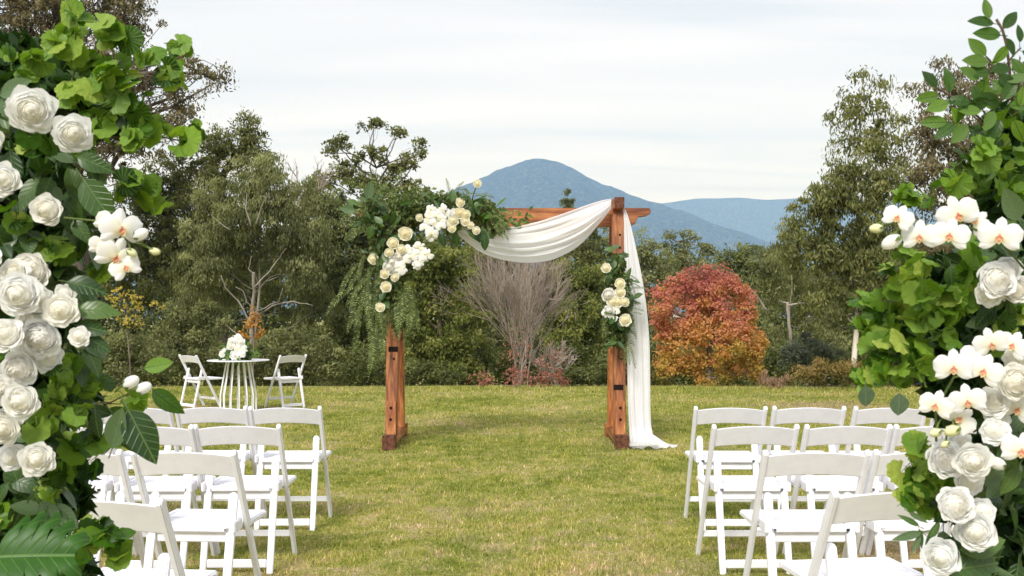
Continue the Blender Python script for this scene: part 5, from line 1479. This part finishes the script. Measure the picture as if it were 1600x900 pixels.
# trailing leafy sprig along the beam
A4 = Arr("leafy_sprig", "thin sprig of pale leaves lying along the arch beam", "sprig", tuple(P(790, 345, 10.2)))
for i in range(34):
    x = 765 + i * 1.9 + random.uniform(-2, 2); y = 345 - 8 * math.sin(i * .25) + random.uniform(-10, 9)
    A4.leaf(random.choice(sprig_me), "leaf", x, y, random.uniform(-60, 80), 9, 10.22)
A4.stem([P(765, 348, 10.24), P(795, 336, 10.22), P(828, 336, 10.22)], .004, 4); A4.end()

# ---- right post arrangement
A5 = Arr("floral_spray", "cream roses and white blooms tied halfway up the right arch post", "flowers", tuple(P(965, 470, 10.0)))
Dr = 9.98
bag = []
for i in range(34): A5.fern(963 + random.uniform(-16, 18), 490 + random.uniform(-30, 30), random.uniform(225, 310), random.uniform(30, 58), Dr + random.uniform(-.06, .2), 11, bag=bag, curve=-.6, width=.24)
for i in range(14): A5.fern(965 + random.uniform(-12, 12), 420 + random.uniform(-15, 15), random.uniform(60, 200), random.uniform(18, 30), Dr + random.uniform(-.06, .2), 9, bag=bag)
A5.bagmesh(bag, 'archleaf', 'fern_fronds')
bag = []
for i in range(18): A5.fern(982 + random.uniform(-4, 6), 430 + i * 4.2, random.uniform(-80, 20), random.uniform(16, 30), Dr - .08, 9, bag=bag, curve=-.5, width=.3)
for x, y, an in ((982, 545, 272), (985, 552, 285), (978, 520, 290)): A5.fern(x, y - 8, an, 38, Dr - .1, 10, bag=bag, curve=-.2, width=.3)
A5.bagmesh(bag, 'silverleaf', 'silver_fronds')
A5.filler([(x, y, 10.0, r) for x, y, r in ((962, 415, 16), (964, 440, 20), (966, 470, 24), (966, 500, 22), (962, 525, 18))], 2400, .07, .032, 'archleaf', sharp=1.0)
for x, y, r, n in ((958, 405, 14, 8), (955, 430, 14, 8), (980, 440, 14, 6), (950, 460, 12, 7), (988, 470, 12, 7), (960, 500, 20, 12), (978, 505, 14, 8), (955, 395, 8, 4), (973, 400, 10, 5), (960, 535, 12, 6)):
    A5.blob(ovate_me, "ovate_leaf", x, y, r, n, 17, Dr - .08, droop=.3)
for k_, x, y, r in (('cream', 947, 419, 8), ('cream', 969, 443, 9), ('cream', 969, 457, 9), ('peony', 951, 461, 11), ('cream', 958, 472, 10), ('cream', 966, 472, 9), ('cream', 976, 472, 8), ('white', 948, 489, 9), ('white', 958, 495, 9), ('cream', 977, 500, 10), ('peony', 952, 485, 9), ('white', 963, 485, 7)):
    A5.flower(k_, x, y, r, Dr - .24)
A5.end()

# ---- table flowers
A6 = Arr("table_flowers", "low bunch of white orchids and leaves on the round table", "flowers", (tx, kt, .75))
A6.filler([(372, 553, kt, 12), (360, 555, kt, 8), (388, 556, kt, 8)], 500, .07, .035, 'archleaf')
for x, y, r, n in ((356, 552, 9, 9), (392, 550, 9, 9), (372, 558, 9, 7), (348, 555, 5, 4), (400, 554, 5, 5), (386, 540, 6, 4)): A6.blob(sprig_me, "leaf", x, y, r, n, 12, kt - .12)
for x, y, r in ((371, 527, 7), (362, 532, 6), (376, 534, 7), (366, 543, 7), (373, 545, 8), (380, 545, 7), (366, 554, 7), (371, 557, 6), (360, 540, 6), (347, 552, 5), (351, 548, 5), (378, 553, 6)):
    A6.flower('white' if y % 2 else 'gard', x, y + 1, r * 1.1, kt - .2)
A6.end()
